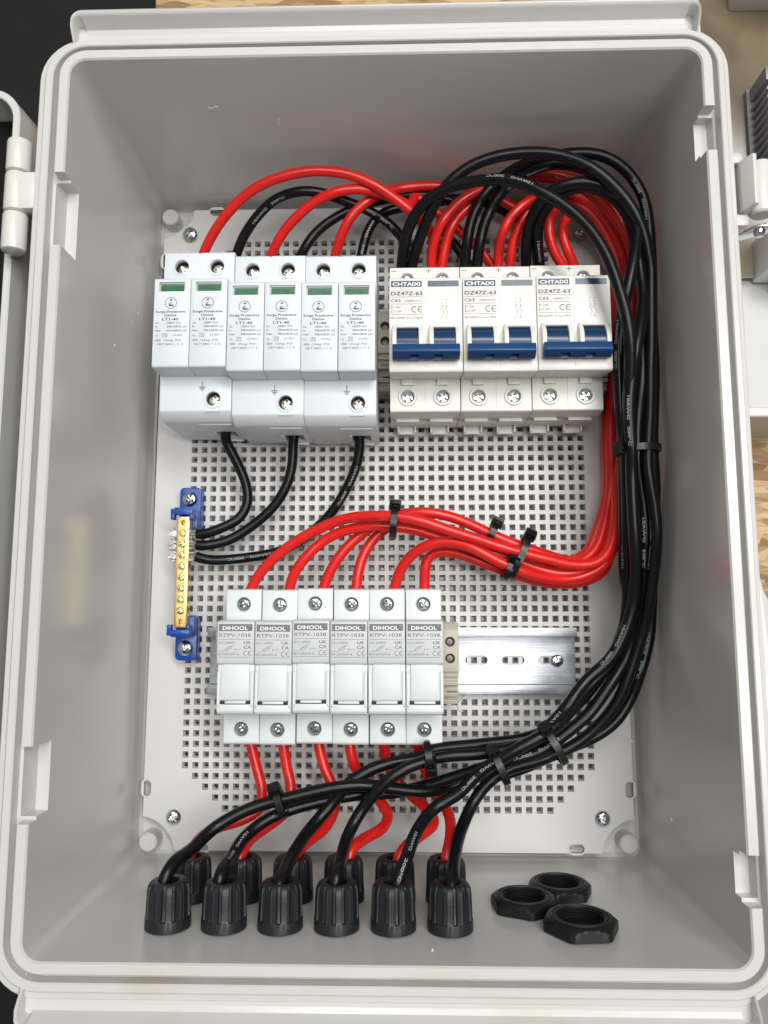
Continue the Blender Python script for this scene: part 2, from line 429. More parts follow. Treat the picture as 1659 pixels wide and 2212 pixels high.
cut.prism([(BX0 + 6, 98), (BX0 - 7.0, 98), (BX0 - 9.25, 112), (BX0 - 9.25, 130), (BX0 + 6, 130)], -171, -143, axis='y')
cut.prism([(BX1 - 6, 102.6), (BX1 + 9.4, 102.6), (BX1 + 11.2, 112), (BX1 + 11.2, 130), (BX1 - 6, 130)], 106.5, 124, axis='y')
cut.prism([(BX1 - 6, 102.5), (BX1 + 9.4, 102.5), (BX1 + 11.2, 112), (BX1 + 11.2, 130), (BX1 - 6, 130)], -199.5, -183.5, axis='y')
# the lip is cut a little longer than the pocket below it
cut2 = MB()
for x0, x1, ya, yb in ((BX0 - 9.3, BX0 - 2, 67.5, 99.5), (BX0 - 9.3, BX0 - 2, -172.5, -144), (BX1 + 4, BX1 + 11.3, 105, 125.5), (BX1 + 4, BX1 + 11.3, -201, -182)):
    cut2.box(x0, x1, ya, yb, 107.45, 130)
for q_ in (cut, cut2):
    bmesh.ops.translate(q_.bm, vec=(0, 0, 14), verts=q_.bm.verts)
    carve(body, q_, smooth=24)
print('BODY', len(body.data.vertices))
# rain hoods above and below the rim
def hood(sg, yb, x0, x1, nm):
    h = MB(); r = 5.0; yt = yb + 9.2
    path = [(x0, yb - 9, -1, 0), (x0, yb + 1, -1, 0)]
    for i in range(9):
        t = math.radians(180 - 90 * i / 8); path.append((x0 + r + r * math.cos(t), yt - r + r * math.sin(t), math.cos(t), math.sin(t)))
    for i in range(9):
        t = math.radians(90 - 90 * i / 8); path.append((x1 - r + r * math.cos(t), yt - r + r * math.sin(t), math.cos(t), math.sin(t)))
    path += [(x1, yb + 1, 1, 0), (x1, yb - 9, 1, 0)]
    pf = [(0, 100.5), (0, 115.6), (-.5, 116.9), (-1.4, 117.4), (-2.4, 117.0), (-3.0, 116.0), (-5.4, 110.6), (-7.4, 109.9), (-7.4, 100.5)]
    def ft(o, ny):
        v = o if o > -3.5 else -3.2 - (-o - 3.2) * abs(ny) ** 3
        return v * (.4 + .6 * abs(ny))
    rings_ = [[(px + nx * ft(o, ny), yb + (py + ny * ft(o, ny) - yb) * sg, z) for o, z in pf] for px, py, nx, ny in path]
    rings_ = [[(min(max(x, x0), x1), y, z) for x, y, z in q] for q in rings_]
    for q in (0, -1): rings_[q] = [(x, y, min(z, 109.4)) for x, y, z in rings_[q]]
    h.loft(rings_, cap0=True, cap1=True)
    h.box(x0 + 1, x1 - 1, *sorted((yb - 3 * sg, yb + 6 * sg)), 101, 109.85)
    return E0(h.recalc(), nm, 'shell', smooth=40)
hood(1, BY1 + 17.6, -137.3, 139.3, 'rain_hood')
hood(-1, BY0 - 17.0, -137.8, 140.5, 'rain_hood')
# side boss on the right of the rim
rb = MB()
rb.prism([(150.5, -74), (152.3, -76), (153.4, -82), (157.5, -90), (162, -93), (162, -214), (150.5, -214)], 101, 110.4, axis='z', bev=0.7).recalc()
E0(rb, 'side_flange', 'shell')
# corner bosses on the floor
bs = []
for cx, cy in ((-127.6, 140.8), (127.2, 140.5), (-127.4, -212.3), (127.0, -211.6)):
    m_ = MB(); m_.lathe([(5.4, -11), (5.0, -2.4), (4.3, -1.6), (0.01, -1.5)], (cx, cy, 0), n=28)
    E0(m_.recalc(), 'corner_boss', 'shell')
# hinge: three knuckles on one pin
hx, hz = -161.6, 106.5
for i, (y0, y1, lid_) in enumerate(((103.3, 118.6, 1), (84.6, 102.8, 0), (66.5, 84.1, 1))):
    k = MB(); r = 5.3
    k.lathe([(0.01, y0), (r - 1.2, y0), (r - .3, y0 + .5), (r, y0 + 1.4), (r, y1 - 1.4), (r - .3, y1 - .5), (r - 1.2, y1), (0.01, y1)], (hx, 0, hz), axis='y', n=32)
    if not lid_: k.box(hx, BX0 - 15.5, y0 + .6, y1 - .6, hz - 3, hz + 3.6, .6)
    k.recalc(); E0(k, 'hinge_knuckle', 'hinge')
# open lid lying on its back, hinged on the left
LX1, LY0, LY1, LZ = -166.6, -222, 150.5, 99.0
ld = MB()
lp = [(-14, 66, 8), (-5.6, 66.2, 9), (-4.6, 67, 10), (-3.4, LZ - .5, 12), (-2.9, LZ, 12.5), (-.6, LZ, 14.5), (0, LZ - .6, 15), (1.6, 55, 16), (0, 50, 15), (-10, 48, 10)]
rr = [rrect(LX1 - 290 - o, LX1 + o, LY0 - o, LY1 + o, r, z, 8) for o, z, r in lp]
v_ = ld.loft(rr); ld.bm.faces.new(v_[0]); ld.bm.faces.new(v_[-1][::-1]); ld.recalc()
lid = E0(ld, 'lid', 'lid')
lid['label'] = 'grey lid swung open on the left'
li = MB(); li.prism([(p[0], p[1]) for p in rrect(LX1 - 284, LX1 - 5.2, LY0 + 5.2, LY1 - 5.2, 9, 0, 6)], 80 + 14, 82.5 + 14, axis='z', bev=.5)
li.recalc().build('inner_panel', 'mat_black', lid)
# latch on the right
la = MB()
la.box(151.0, 156.0, 101.0, 106.0, 102, 110.4, 1.4); E0(la.recalc(), 'latch_lug', 'shell')
la = MB().box(151.0, 157.2, 72.5, 78.0, 102, 110.4, 1.4); E0(la.recalc(), 'latch_lug', 'shell')
lt = MB()
lt.prism([(153.6, 104), (157.8, 108), (158.4, 117.5), (156.6, 117.9), (153.8, 112)], 78.6, 101.0, axis='y', bev=.5)
lt.lathe([(0.01, 77.6), (4.2, 77.6), (5.0, 78.4), (5.2, 80), (5.2, 99.5), (4.6, 100.8), (0.01, 101)], (163.2, 0, 109), axis='y', n=28)
lt.box(157, 165, 79, 100, 104.5, 109, .6)
lat = E0(lt.recalc(), 'latch_handle', 'hinge')
lk = MB()
lk.prism([(156.5, 99), (161, 106), (166.5, 108.5), (170, 106), (170, 101.5), (160, 94)], 73.6, 74.8, axis='y', bev=.2)
lk.lathe([(0.01, 70.8), (1.6, 71), (2.4, 72), (2.4, 73.7)], (164.2, 0, 103.5), axis='y', n=20)
lk.recalc(); bmesh.ops.translate(lk.bm, vec=(0, 0, 14), verts=lk.bm.verts); lk.build('latch_link', 'chrome', lat)

# ------------------------------------------------------------------ perforated mounting plate
PITCH, OPEN, BOT, DEEP = 5.55, 3.20, 2.35, 3.6
COLS, R0, R1 = 40, -22, 35
def gx(i): return (i - 19.5) * PITCH
def gy(j): return -j * PITCH
plate = thing('mounting_plate', 'pale grey perforated mounting plate fixed inside the enclosure', 'mounting plate', (0, 0, -9))
def P0(mb, name, m, smooth=30):
    bmesh.ops.translate(mb.bm, vec=(0, 0, 9), verts=mb.bm.verts)
    return mb.build(name, m, plate, smooth=smooth)
g = MB()
def solid(i, j):
    k = max(0, j - 31) if j > 0 else max(0, -18 - j + 0)
    return i < k or i > COLS - 1 - k
for j in range(R0, R1 + 1):
    for i in range(COLS):
        cx, cy, h = gx(i), gy(j), PITCH / 2
        o4 = [(cx - h, cy - h, 0), (cx + h, cy - h, 0), (cx + h, cy + h, 0), (cx - h, cy + h, 0)]
        if solid(i, j): g.quad(o4); continue
        a, bb = OPEN / 2, BOT / 2
        def sq(t, z): return [(cx - t, cy - t, z), (cx + t, cy - t, z), (cx + t, cy + t, z), (cx - t, cy + t, z)]
        lv = [o4, sq(a + .12, 0), sq(a, -.15), sq(bb, -DEEP)]
        for A_, B_ in zip(lv, lv[1:]):
            for q in range(4): g.quad([A_[q], A_[(q + 1) % 4], B_[(q + 1) % 4], B_[q]])
GX0, GX1, GY0, GY1 = gx(0) - PITCH / 2, gx(39) + PITCH / 2, gy(35) - PITCH / 2, gy(-22) + PITCH / 2
def fill2d(outer, holes, z, depth):
    cu = bpy.data.curves.new('f', 'CURVE'); cu.dimensions = '2D'; cu.fill_mode = 'BOTH'; cu.extrude = depth / 2
    for pts in [outer] + holes:
        sp = cu.splines.new('POLY'); sp.points.add(len(pts) - 1); sp.use_cyclic_u = True
        for q, p in zip(sp.points, pts): q.co = (p[0], p[1], 0, 1)
    o = bpy.data.objects.new('f', cu); C.objects.link(o); bpy.context.view_layer.update()
    me = bpy.data.meshes.new_from_object(o.evaluated_get(bpy.context.evaluated_depsgraph_get()))
    bm = bmesh.new(); bm.from_mesh(me); bmesh.ops.translate(bm, vec=(0, 0, z - depth / 2), verts=bm.verts)
    bpy.data.objects.remove(o); bpy.data.curves.remove(cu); bpy.data.meshes.remove(me)
    return bm
PX0, PX1, PY0, PY1 = -132.9, 132.6, -218.6, 146.4
out = []
R_ = 20.5
def fil(cx, cy, a0, a1, r, n=10): return [(cx + r * math.cos(math.radians(a0 + (a1 - a0) * i / n)), cy + r * math.sin(math.radians(a0 + (a1 - a0) * i / n))) for i in range(n + 1)]
c_ = 1.6
out += fil(PX1, PY1, 262, 188, R_)          # concave notch at each corner
out += fil(PX0, PY1, 352, 278, R_)
out += fil(PX0, PY0, 82, 8, R_)
out += fil(PX1, PY0, 172, 98, R_)
def slot(cx, cy, L, r, vert):
    pts = []
    for i in range(9):
        t = math.radians(180 * i / 8); pts.append((r * math.cos(t), L / 2 + r * math.sin(t)))
    for i in range(9):
        t = math.radians(180 + 180 * i / 8); pts.append((r * math.cos(t), -L / 2 + r * math.sin(t)))
    return [((cx + x, cy + y) if vert else (cx + y, cy + x)) for x, y in pts]
slots = [(-128.6, 112.2, 1), (127.9, 112.4, 1), (-128.4, -184.0, 1), (128.0, -183.6, 1), (-99.4, 142.3, 0), (99, 142.2, 0), (-98.7, -214.2, 0), (99.2, -213.6, 0)]
holes = [slot(x, y, 3.6, 2.3, v) for x, y, v in slots]
gr = [(GX0, GY0), (GX1, GY0), (GX1, GY1), (GX0, GY1)]
g._merge(fill2d(out, holes + [gr], 0, 3.0))
# raised ring round each slot and a skirt below the sheet
for x, y, v in slots:
    A_, B_, C_, D_ = ([(p[0], p[1], z) for p in slot(x, y, 3.6, r, v)] for r, z in ((3.1, .01), (2.9, .12), (2.6, .12), (2.3, .0)))
    g.loft([A_, B_, C_, D_])
plate_sheet = P0(g, 'sheet', 'plate', smooth=25)
# stand-offs under the screws
for x, y in ((-113.5, 127.5), (112.6, 126.0), (-113.3, -198.7), (113.2, -198.2)):
    st = MB(); st.cyl((x, y, 0), 6, -11.0, -3.0, n=20); P0(st.recalc(), 'standoff', 'plate')

# ------------------------------------------------------------------ screws
def screw_mesh(name, r, h, dome, m, cross=1.0, slot_=True, washer=False):
    """pan head with a cross recess, head bottom at z=0"""
    b = MB()
    pr = [(0.01, 0), (r * .96, 0), (r, h * .25), (r, h * .55), (r * .93, h * .8), (r * .75, h + dome * .45), (r * .45, h + dome * .85), (0.01, h + dome)]
    b.lathe(pr, n=32)
    b.recalc()
    o = b.build(name, m)
    c = MB(); w = r * .15 * cross; L = r * .62 * cross
    for a in (0, math.pi / 2):
        rot = Matrix.Rotation(a, 4, 'Z')
        pts = [(-L, h * .75), (-L, h + dome + 2), (L, h + dome + 2), (L, h * .75), (L * .45, h * .2), (-L * .45, h * .2)]
        b2 = bmesh.new()
        A_ = [b2.verts.new(rot @ Vector((x, -w, z))) for x, z in pts]; B_ = [b2.verts.new(rot @ Vector((x, w, z))) for x, z in pts]
        b2.faces.new(A_); b2.faces.new(B_[::-1])
        for i in range(6): b2.faces.new((A_[i], B_[i], B_[(i + 1) % 6], A_[(i + 1) % 6]))
        bmesh.ops.recalc_face_normals(b2, faces=b2.faces)
        c._merge(b2)
    if slot_: c.box(-r * 1.2, r * 1.2, -w * .45, w * .45, h + dome * .2, h + dome + 2)
    carve(o, c, smooth=22)
    me = o.data; bpy.data.objects.remove(o)
    return me
SM = {'pan': screw_mesh('screw_pan', 4.0, 1.4, 1.2, 'chrome', slot_=False),
      'terminal': screw_mesh('screw_terminal', 3.25, 1.6, .35, 'chrome', cross=1.15),
      'nickel': screw_mesh('screw_nickel', 3.3, 1.4, .6, 'nickel', cross=1.15),
      'pozi': screw_mesh('screw_pozi', 3.32, 1.5, .25, 'bright_zinc', cross=1.25),
      'bar': screw_mesh('screw_bar', 1.95, 1.1, .25, 'brass_screw', cross=1.1),
      'small': screw_mesh('screw_small', 2.0, 1.0, .15, 'steel_dark', cross=.3)}
def screw(kind, name, parent, loc, rot=None, tilt=(0, 0)):
    o = bpy.data.objects.new(name, SM[kind]); C.objects.link(o); o.parent = parent
    o.location = Vector(loc) * S
    o.rotation_euler = (tilt[0], tilt[1], random.uniform(0, 1.5) if rot is None else rot)
    return o
for (x, y), lb, rt in (((-114.0, 127.4), 'zinc cross-head screw in the top left corner of the mounting plate', .75), ((112.6, 126.0), 'zinc screw in the top right corner of the plate, behind wires', .2),
                   ((-113.4, -198.7), 'zinc cross-head screw in the bottom left corner of the mounting plate', .5), ((113.2, -198.2), 'zinc cross-head screw in the bottom right corner of the mounting plate', .1)):
    tl = (0.12, -0.10) if lb.find('top') > 0 else (0, 0)
    o = screw('pan', 'plate_screw', None, (x, y, 2.2 if tl[0] else 0.2), rt, tl)
    tag(o, lb, 'screw', 'screws holding the mounting plate')

# ------------------------------------------------------------------ din rails
def rail(x0, x1, yc, label, slots_x):
    r = MB()
    pf = [(-17.5, 7.5), (-17.5, 6.5), (-13.5, 6.5), (-13.5, 0.15), (13.5, 0.15), (13.5, 6.5), (17.5, 6.5), (17.5, 7.5), (12.5, 7.5), (12.5, 1.2), (-12.5, 1.2), (-12.5, 7.5)]
    r.prism(pf, x0, x1, bev=0.18, ang=50).recalc()
    o = r.build('din_rail', 'alu', loc=(0, yc, 0))
    c = MB()
    for sx_ in slots_x:
        c.prism([(p[0] + sx_, p[1]) for p in slot(0, 0, 7.2, 2.4, 0)], -1, 3, axis='z')
    carve(o, c)
    return tag(o, label, 'rail', 'metal rails that carry the modules')
rl = rail(-96.0, 101.2, -116.4, 'slotted metal rail carrying the fuse holders, bare at its right end', (48.4, 68.0, 87.6))
rl.location.y = -0.1164
rail(-111, 112, 48.0, 'metal rail behind the surge protectors and breakers, almost hidden', (-1.5,))
# slots cut at rail positions need their real centre
rs = screw('terminal', 'rail_screw', None, (91.5, -116.6, 1.2), .2)
tag(rs, 'cross-head screw in the right end of the lower rail', 'screw')

# ------------------------------------------------------------------ surge protectors
def ring_boss(mb, x, y, z, r0, r1, h, n=28, mi=0):
    mb.lathe([(r1 + .25, z - .3), (r1 + .1, z + h * .6), (r1 - .15, z + h), (r0 + .2, z + h), (r0, z + h - .3), (r0, z - .5)], (x, y, 0), n=n, mi=mi)
ZT, ZF = 55.0, 69.0
spd = thing('surge_protector', 'x', 'surge protector', (-111.3, 47.5, 5), 'surge protectors on the upper rail')
def D0(mb, name, m, parent, z0=5, smooth=30):
    bmesh.ops.translate(mb.bm, vec=(0, 0, -z0), verts=mb.bm.verts)
    return mb.build(name, m, parent, smooth=smooth)
def mov(z, z0=5): return z - z0
b = MB()
pf = [(43.7, 8), (43.7, 51.5), (43.2, 54.4), (42.6, 55), (34.5, 55.25), (22, 54.6), (22, 48), (-21.0, 48), (-21.4, 54.8), (-22.0, 55), (-30, 55.2), (-39.0, 54.8), (-39.9, 54.2), (-43.2, 48.8), (-43.5, 48), (-43.5, 8)]
b.prism(pf, 0.14, 35.72, bev=0.3, seg=2, ang=25).recalc()
sb = D0(b, 'body', 'spd', spd)
c = MB()
for x in (9.0, 26.9): c.cyl((x, 35.4, 0), 3.55, mov(40), mov(60))
c.cyl((26.7, -33.2, 0), 3.6, mov(40), mov(60))
c.box(21.8, 31.8, -50, -36, mov(14), mov(27.5))                   # wire entry in the lower side
c.box(22.5, 31.0, 38, 50, mov(22), mov(34)); c.box(4.5, 13.0, 38, 50, mov(22), mov(34))
for x in (17.9,): c.box(x - .9, x + .9, 42.6, 46, mov(52.2), mov(60))
carve(sb, c)
for x in (9.0, 26.9):
    b = MB(); ring_boss(b, x, 35.4, 55.1, 3.6, 4.6, .35)
    for s_ in (-1, 1): b.box(x + s_ * 3.0 - .12, x + s_ * 3.0 + .12, 39.2, 43.2, 54.8, 55.35)
    D0(b.recalc(), 'screw_collar', 'spd', spd)
b = MB(); ring_boss(b, 26.7, -33.2, 54.9, 3.65, 4.9, .35)
for s_ in (-1, 1): b.box(26.7 + s_ * 3.4 - .12, 26.7 + s_ * 3.4 + .12, -39.6, -36.5, 54.6, 55.2)
b.box(26.7 - 3.4, 26.7 + 3.4, -39.75, -39.5, 54.2, 55.2)
D0(b.recalc(), 'screw_collar', 'spd', spd)
b = MB(); b.box(17, 33.8, -44.1, -43.0, 43.0, 44.6, .3); D0(b, 'cable_hood', 'spd', spd)
b = MB(); b.box(20.5, 22.0, -44.0, -43.2, 12, 28, .2); D0(b, 'guide_rib', 'spd', spd)
b = MB(); b.box(20.5, 33.0, -44.6, -40, 8.4, 9.6, .3); D0(b, 'rail_clip', 'spd', spd)
gs = MB(); z = mov(55.45)
gs.line(21.3, -24.4, 21.3, -27.4, .25, z).line(19.7, -27.4, 22.9, -27.4, .3, z).line(20.2, -28.2, 22.4, -28.2, .3, z).line(20.7, -29.0, 21.9, -29.0, .3, z)
gs.build('earth_mark', 'mid_ink', spd, smooth=None)
for x, y in ((9.0, 35.4), (26.9, 35.4), (26.7, -33.2)):
    w_ = MB(); w_.lathe([(0.01, mov(44)), (3.54, mov(44)), (3.54, mov(53.2)), (3.42, mov(53.2)), (3.42, mov(49.0)), (0.01, mov(49.0))], (x, y, 0), n=28); w_.recalc().build('terminal_clamp', 'steel_dark', spd)  # clamp plus an added dark sleeve standing in for the shaded cavity
    screw('nickel', 'terminal_screw', spd, (x, y - .1, mov(50.2)), None, (random.uniform(-.1, .05), random.uniform(.02, .2)))
def spd_module(x0):
    b = MB()
    pf = [(23.3, 48.2), (23.3, 68.2), (22.5, 69), (-20.2, 69), (-21.2, 68.5), (-21.6, 67.4)]
    zz = 66.6
    for k in range(4):
        pf += [(-21.0, zz), (-21.25, zz - .5), (-21.9, zz - 2.4)]
        zz -= 2.9
    pf += [(-20.9, 55.2), (-20.8, 48.2)]
    b.prism(pf, x0 + .12, x0 + 17.72, bev=0.22, seg=2, ang=35).recalc()
    m_ = D0(b, 'plug_in_module', 'spd', spd)
    c = MB().box(x0 + 2.4, x0 + 14.9, 16.5, 21.3, mov(67.4), mov(71)); carve(m_, c)
    w = MB(); z = mov(67.5)
    w.rect(x0 + 2.4, x0 + 14.9, 16.5, 21.3, z, 1)
    w.rect(x0 + 3.1, x0 + 14.3, 16.9, 20.2, z + .15, 0)
    for a_, b_, cc, d_ in ((2.4, 3.0, 16.5, 21.3), (2.4, 14.9, 20.6, 21.3)): w.box(x0 + a_, x0 + b_, cc, d_, z, z + .8, mi=1)
    w.build('status_window', ['green', 'window_edge'], m_, smooth=None)
    t = MB(); z = mov(69.06); T = 23.3
    cx = x0 + 8.4; cy = T - 12.7
    t.arc(cx, cy, 2.75, .26, 0, 360, z, 36)
    t.quad([(cx - .55, cy + 1.15, z), (cx + .6, cy + 1.25, z), (cx + .65, cy + 2.05, z), (cx - .4, cy + 1.95, z)])
    t.quad([(cx - 1.3, cy - .2, z), (cx + .5, cy + .55, z), (cx + 1.1, cy + 1.0, z), (cx + .1, cy + .25, z)])
    t.quad([(cx - .9, cy - .5, z), (cx + .4, cy + .35, z), (cx + .2, cy - .3, z), (cx - .2, cy - .25, z)])
    t.quad([(cx - 1.0, cy - 1.6, z), (cx + 1.3, cy - 1.6, z), (cx + 1.7, cy - .95, z), (cx - .95, cy - .85, z)])
    t.quad([(cx - .95, cy - .85, z), (cx, cy - .85, z), (cx + .05, cy - .45, z), (cx - .85, cy - .45, z)])
    t.text('Surge Protective', cx, T - 17.6, 1.15, z, 14.4, 'C', .022)
    t.text('Device', cx, T - 19.4, 1.15, z, 5.8, 'C', .022)
    t.text('LT1-40', cx, T - 21.5, 1.35, z, 7.9, 'C', .022)
    L = x0 + 1.2
    for yy, a_, b_, wb in ((23.2, 'Uc:', '1000V DC', 7.0), (25.0, 'In:', '20kA(8/20 µs)', 9.6), (27.0, 'Imax:', '40kA(8/20 µs)', 9.7)):
        t.text(a_, L, T - yy, 1.0, z, None, 'L', .012); t.text(b_, L + 5.6, T - yy, 1.0, z, wb, 'L', .012)
    t.text('Up:', L, T - 29.4, .95, z); t.text('T2', L + 4.1, T - 29.4, 1.05, z, 1.5)
    for q in ((3.7, 5.9, -28.0, -28.0), (3.7, 5.9, -29.8, -29.8)): t.line(L + q[0], T + q[2], L + q[1], T + q[3], .14, z)
    for q in (3.7, 5.9): t.line(L + q, T - 28.0, L + q, T - 29.8, .14, z)
    t.text('≤3.0kV', L + 8.6, T - 29.3, .95, z, 5.0)
    t.line(L, T - 31.4, L + 3.2, T - 31.4, .14, z)
    for q in (-31.0, -31.8): t.line(L + .6, T + q, L + 2.6, T + q, .14, z)
    for q in (.6, 2.6): t.line(L + q, T - 31.0, L + q, T - 31.8, .14, z)
    t.text('125AgL IP20', L + 4.3, T - 31.9, 1.0, z, 8.4)
    t.text('GB/T18802.11', L + 1.0, T - 33.9, 1.0, z, 9.6)
    t.arc(L + 11.9, T - 33.4, .5, .16, 60, 300, z, 10).arc(L + 13.6, T - 33.4, .5, .16, 60, 300, z, 10).line(L + 13.1, T - 33.4, L + 13.8, T - 33.4, .14, z)
    t.build('printed_label', 'mid_ink', m_, smooth=None)
spd_module(0.0); spd_module(17.95)
for i, (dx, dy, lb) in enumerate(((0, 0, 'white twin surge protector at the left end, nearest the left wall'),
                                  (36.0, -2.2, 'white twin surge protector standing between two identical ones'),
                                  (71.75, -2.7, 'white twin surge protector beside the beige end stop and the breakers'))):
    o = spd if i == 0 else copy_tree(spd)
    o.location = Vector((-111.3 + dx, 47.5 + dy, 5)) * S
    o['label'] = lb

# ------------------------------------------------------------------ breakers
brk = thing('circuit_breaker', 'x', 'circuit breaker', (2.7, 48, 5), 'circuit breakers on the upper rail')
b = MB()
pf = [(37.9, 8), (37.9, 44.6), (37.5, 45), (24.9, 45), (24.9, 61.2), (24.3, 62), (-21.5, 62), (-22.9, 61.4), (-23.3, 60.2), (-21.0, 42.4), (-20.6, 42), (-37.2, 42), (-37.8, 41.4), (-37.9, 27.6), (-36.2, 27.0), (-36.2, 22), (-37.9, 21), (-37.9, 8)]
b.prism(pf, 0.14, 35.78, bev=0.3, seg=2, ang=30).recalc()
bb_ = D0(b, 'body', 'brk', brk)
c = MB()
for x in (9.0, 26.9):
    c.cyl((x, 31.0, 0), 3.4, mov(34), mov(50)); c.cyl((x, -30.0, 0), 3.4, mov(30), mov(50))
    c.box(x - 5.3, x + 5.3, -17.0, -1.2, mov(50), mov(70))
    c.box(x - 3.6, x + 3.6, -40, -34, mov(22.5), mov(27.2))
    c.box(x - 4.2, x + 4.2, 34, 40, mov(18), mov(32))
    c.prism([(x - 4.5, mov(31.2)), (x + 1.2, mov(31.2)), (x + .2, mov(32.0)), (x - 4.5, mov(32.0))], -39, -36, axis='y')
c.box(17.78, 18.02, -50, 50, mov(61.7), mov(64)); c.box(17.78, 18.02, 24.9, 40, mov(44.7), mov(47)); c.box(17.78, 18.02, -40, -20, mov(41.7), mov(44))
c.cyl((17.9, 0, 0), .9, -40, -37.2, axis='y') if False else None
carve(bb_, c)
for x in (9.0, 26.9):
    b = MB()
    ring_boss(b, x, 31.0, 45, 3.45, 4.7, .9); D0(b.recalc(), 'screw_collar', 'brk', brk)
    b = MB(); ring_boss(b, x, -30.0, 42, 3.45, 4.75, .9); D0(b.recalc(), 'screw_collar', 'brk', brk)
    b = MB()
    b.box(x - 3.0, x + 3.0, -24.4, -20.4, 40, 44.2, .25); D0(b, 'release_tab', 'brk', brk)
    b = MB().box(x - 6.0, x + 6.0, -39.6, -37.0, 27.4, 28.4, .2); D0(b, 'terminal_ledge', 'brk', brk)
    b = MB().box(x - 1.4, x + 4.9, -38.9, -36.6, 24.0, 25.2, .2); D0(b, 'terminal_step', 'brk', brk)
    b = MB()
    b.box(x - 5.4, x + 4.8, -42.2, -37.6, 8.6, 10.2, .6).box(x - 5.4, x - 4.4, -41.8, -37.0, 8.8, 13, .3).box(x + 3.8, x + 4.8, -41.8, -37.0, 8.8, 13, .3)
    D0(b.recalc(), 'rail_clip', 'brk', brk)
for x in (9.0, 26.9):                                                 # arched guards either side of each toggle
    gd = MB()
    for s0, s1 in ((x - 7.5, x - 5.3), (x + 5.3, x + 7.6)):
        pts = [(-18.0, 60.5), (0.4, 60.5)] + [(-8.6 + 9.5 * math.cos(math.radians(a)), 57.4 + 9.5 * math.sin(math.radians(a))) for a in range(22, 150, 8)] + [(-18.0, 62.5)]
        gd.prism(pts, s0, s1, bev=.45, ang=35)
    gd.prism([(-1.4, 60), (0.5, 60), (0.4, 62.4), (-.4, 64.0), (-1.4, 63.6)], x - 6.9, x + 6.9, bev=.25, ang=35)
    D0(gd.recalc(), 'toggle_guard', 'brk', brk)
hd = MB()
for x in (9.0, 26.9): hd.lathe([(0.01, x - 5.2), (8.5, x - 5.2), (8.5, x + 5.2), (0.01, x + 5.2)], (0, -8.9, 57.2), axis='x', n=48)
hb = D0(hd.recalc(), 'toggle_barrel', 'blue_dark', brk)
hd = MB()
hd.prism([(-12.0, 64.0), (-11.4, 68.8), (-12.0, 69.6), (-15.2, 70.8), (-16.0, 70.5), (-18.3, 66.8), (-18.4, 65.2), (-17.8, 64.4), (-14.6, 63.4)], 1.75, 33.9, bev=.25, ang=30).recalc()
hh = D0(hd, 'toggle_bar', 'blue', brk)
c = MB()
for x in (9.0, 26.9): c.box(x + (1.0 if x < 18 else -5.2), x + (5.2 if x < 18 else -1.0), -20.5, -15.6, mov(65.7), mov(69.0))
carve(hh, c)
t = MB(); z = mov(62.06); T = 24.7
t.rect(1.0, 16.1, T - 4.75, T - 1.7, z, 1); t.text('CHTAIXI', 8.55, T - 4.2, 1.9, z + .05, 13.6, 'C', .03, 2)
t.rect(19.0, 34.2, T - 4.75, T - 1.7, z, 3)
t.line(26.6, T - 1.7, 26.6, T - 4.75, .12, z + .05, 1)
t.text('DZ47Z-63', 1.0, T - 9.0, 1.9, z, 15.4, 'L', .02)
for q in (9.9, 13.5, 18.9): t.line(1.0, T - q, 16.2, T - q, .16, z)
t.text('C63', 1.0, T - 12.5, 1.6, z, 4.7, 'L', .012); t.text('1000V', 7.9, T - 12.4, 1.1, z, 5.2)
t.line(13.2, T - 11.6, 16.2, T - 11.6, .15, z)
for q in range(4): t.line(13.2 + q * .78, T - 12.3, 13.7 + q * .78, T - 12.3, .15, z)
t.line(1.4, T - 14.8, 1.4, T - 17.8, .18, z); t.quad([(1.4, T - 14.2, z), (1.05, T - 15.1, z), (1.75, T - 15.1, z)]); t.quad([(1.4, T - 18.3, z), (1.75, T - 17.4, z), (1.05, T - 17.4, z)])
t.text('I ON', 2.3, T - 15.7, 1.1, z, 3.2); t.text('O OFF', 2.3, T - 17.8, 1.1, z, 4.0)
t.arc(12.6, T - 16.3, 1.45, .36, 60, 300, z, 14).arc(15.6, T - 16.3, 1.45, .36, 60, 300, z, 14).line(14.2, T - 16.3, 16.0, T - 16.3, .32, z)
t.text('IEC60947-2 Icu=4kA', 1.0, T - 21.1, 1.05, z, 15.4)
t.text('-', 25.4, T - 12.0, 1.4, z, .8); t.text('+', 27.7, T - 12.2, 1.3, z, .9)
t.text('1', 25.6, T - 13.6, 1.1, z); t.text('3', 27.6, T - 13.6, 1.1, z); t.text('2', 25.4, T - 21.1, 1.1, z); t.text('4', 27.5, T - 21.1, 1.1, z)
for x in (26.0, 28.1):
    t.line(x, T - 14.0, x, T - 15.6, .13, z); t.line(x - .3, T - 14.6, x + .3, T - 15.2, .12, z); t.line(x + .3, T - 14.6, x - .3, T - 15.2, .12, z)
    t.line(x - .8, T - 15.9, x, T - 16.7, .13, z); t.line(x, T - 16.7, x, T - 17.3, .13, z); t.line(x, T - 17.3, x + .6, T - 17.3, .13, z)
    t.line(x + .6, T - 17.3, x + .6, T - 18.1, .13, z); t.arc(x + .3, T - 18.6, .5, .13, 90, -90, z, 8); t.line(x, T - 19.2, x, T - 19.8, .13, z)
t.line(25.3, T - 16.1, 28.2, T - 16.1, .1, z)
t.build('printed_label', ['ink', 'navy', 'white_print', 'navy_tab'], brk, smooth=None)
t = MB(); z = mov(45.06)
for x in (.9, 18.6):
    t.line(x, 35.9, x + 2.7, 35.9, .3, z)
t.line(19.95, 37.2, 19.95, 34.6, .3, z)
for x in (.9,): pass
t.build('polarity_mark', 'ink', brk, smooth=None)
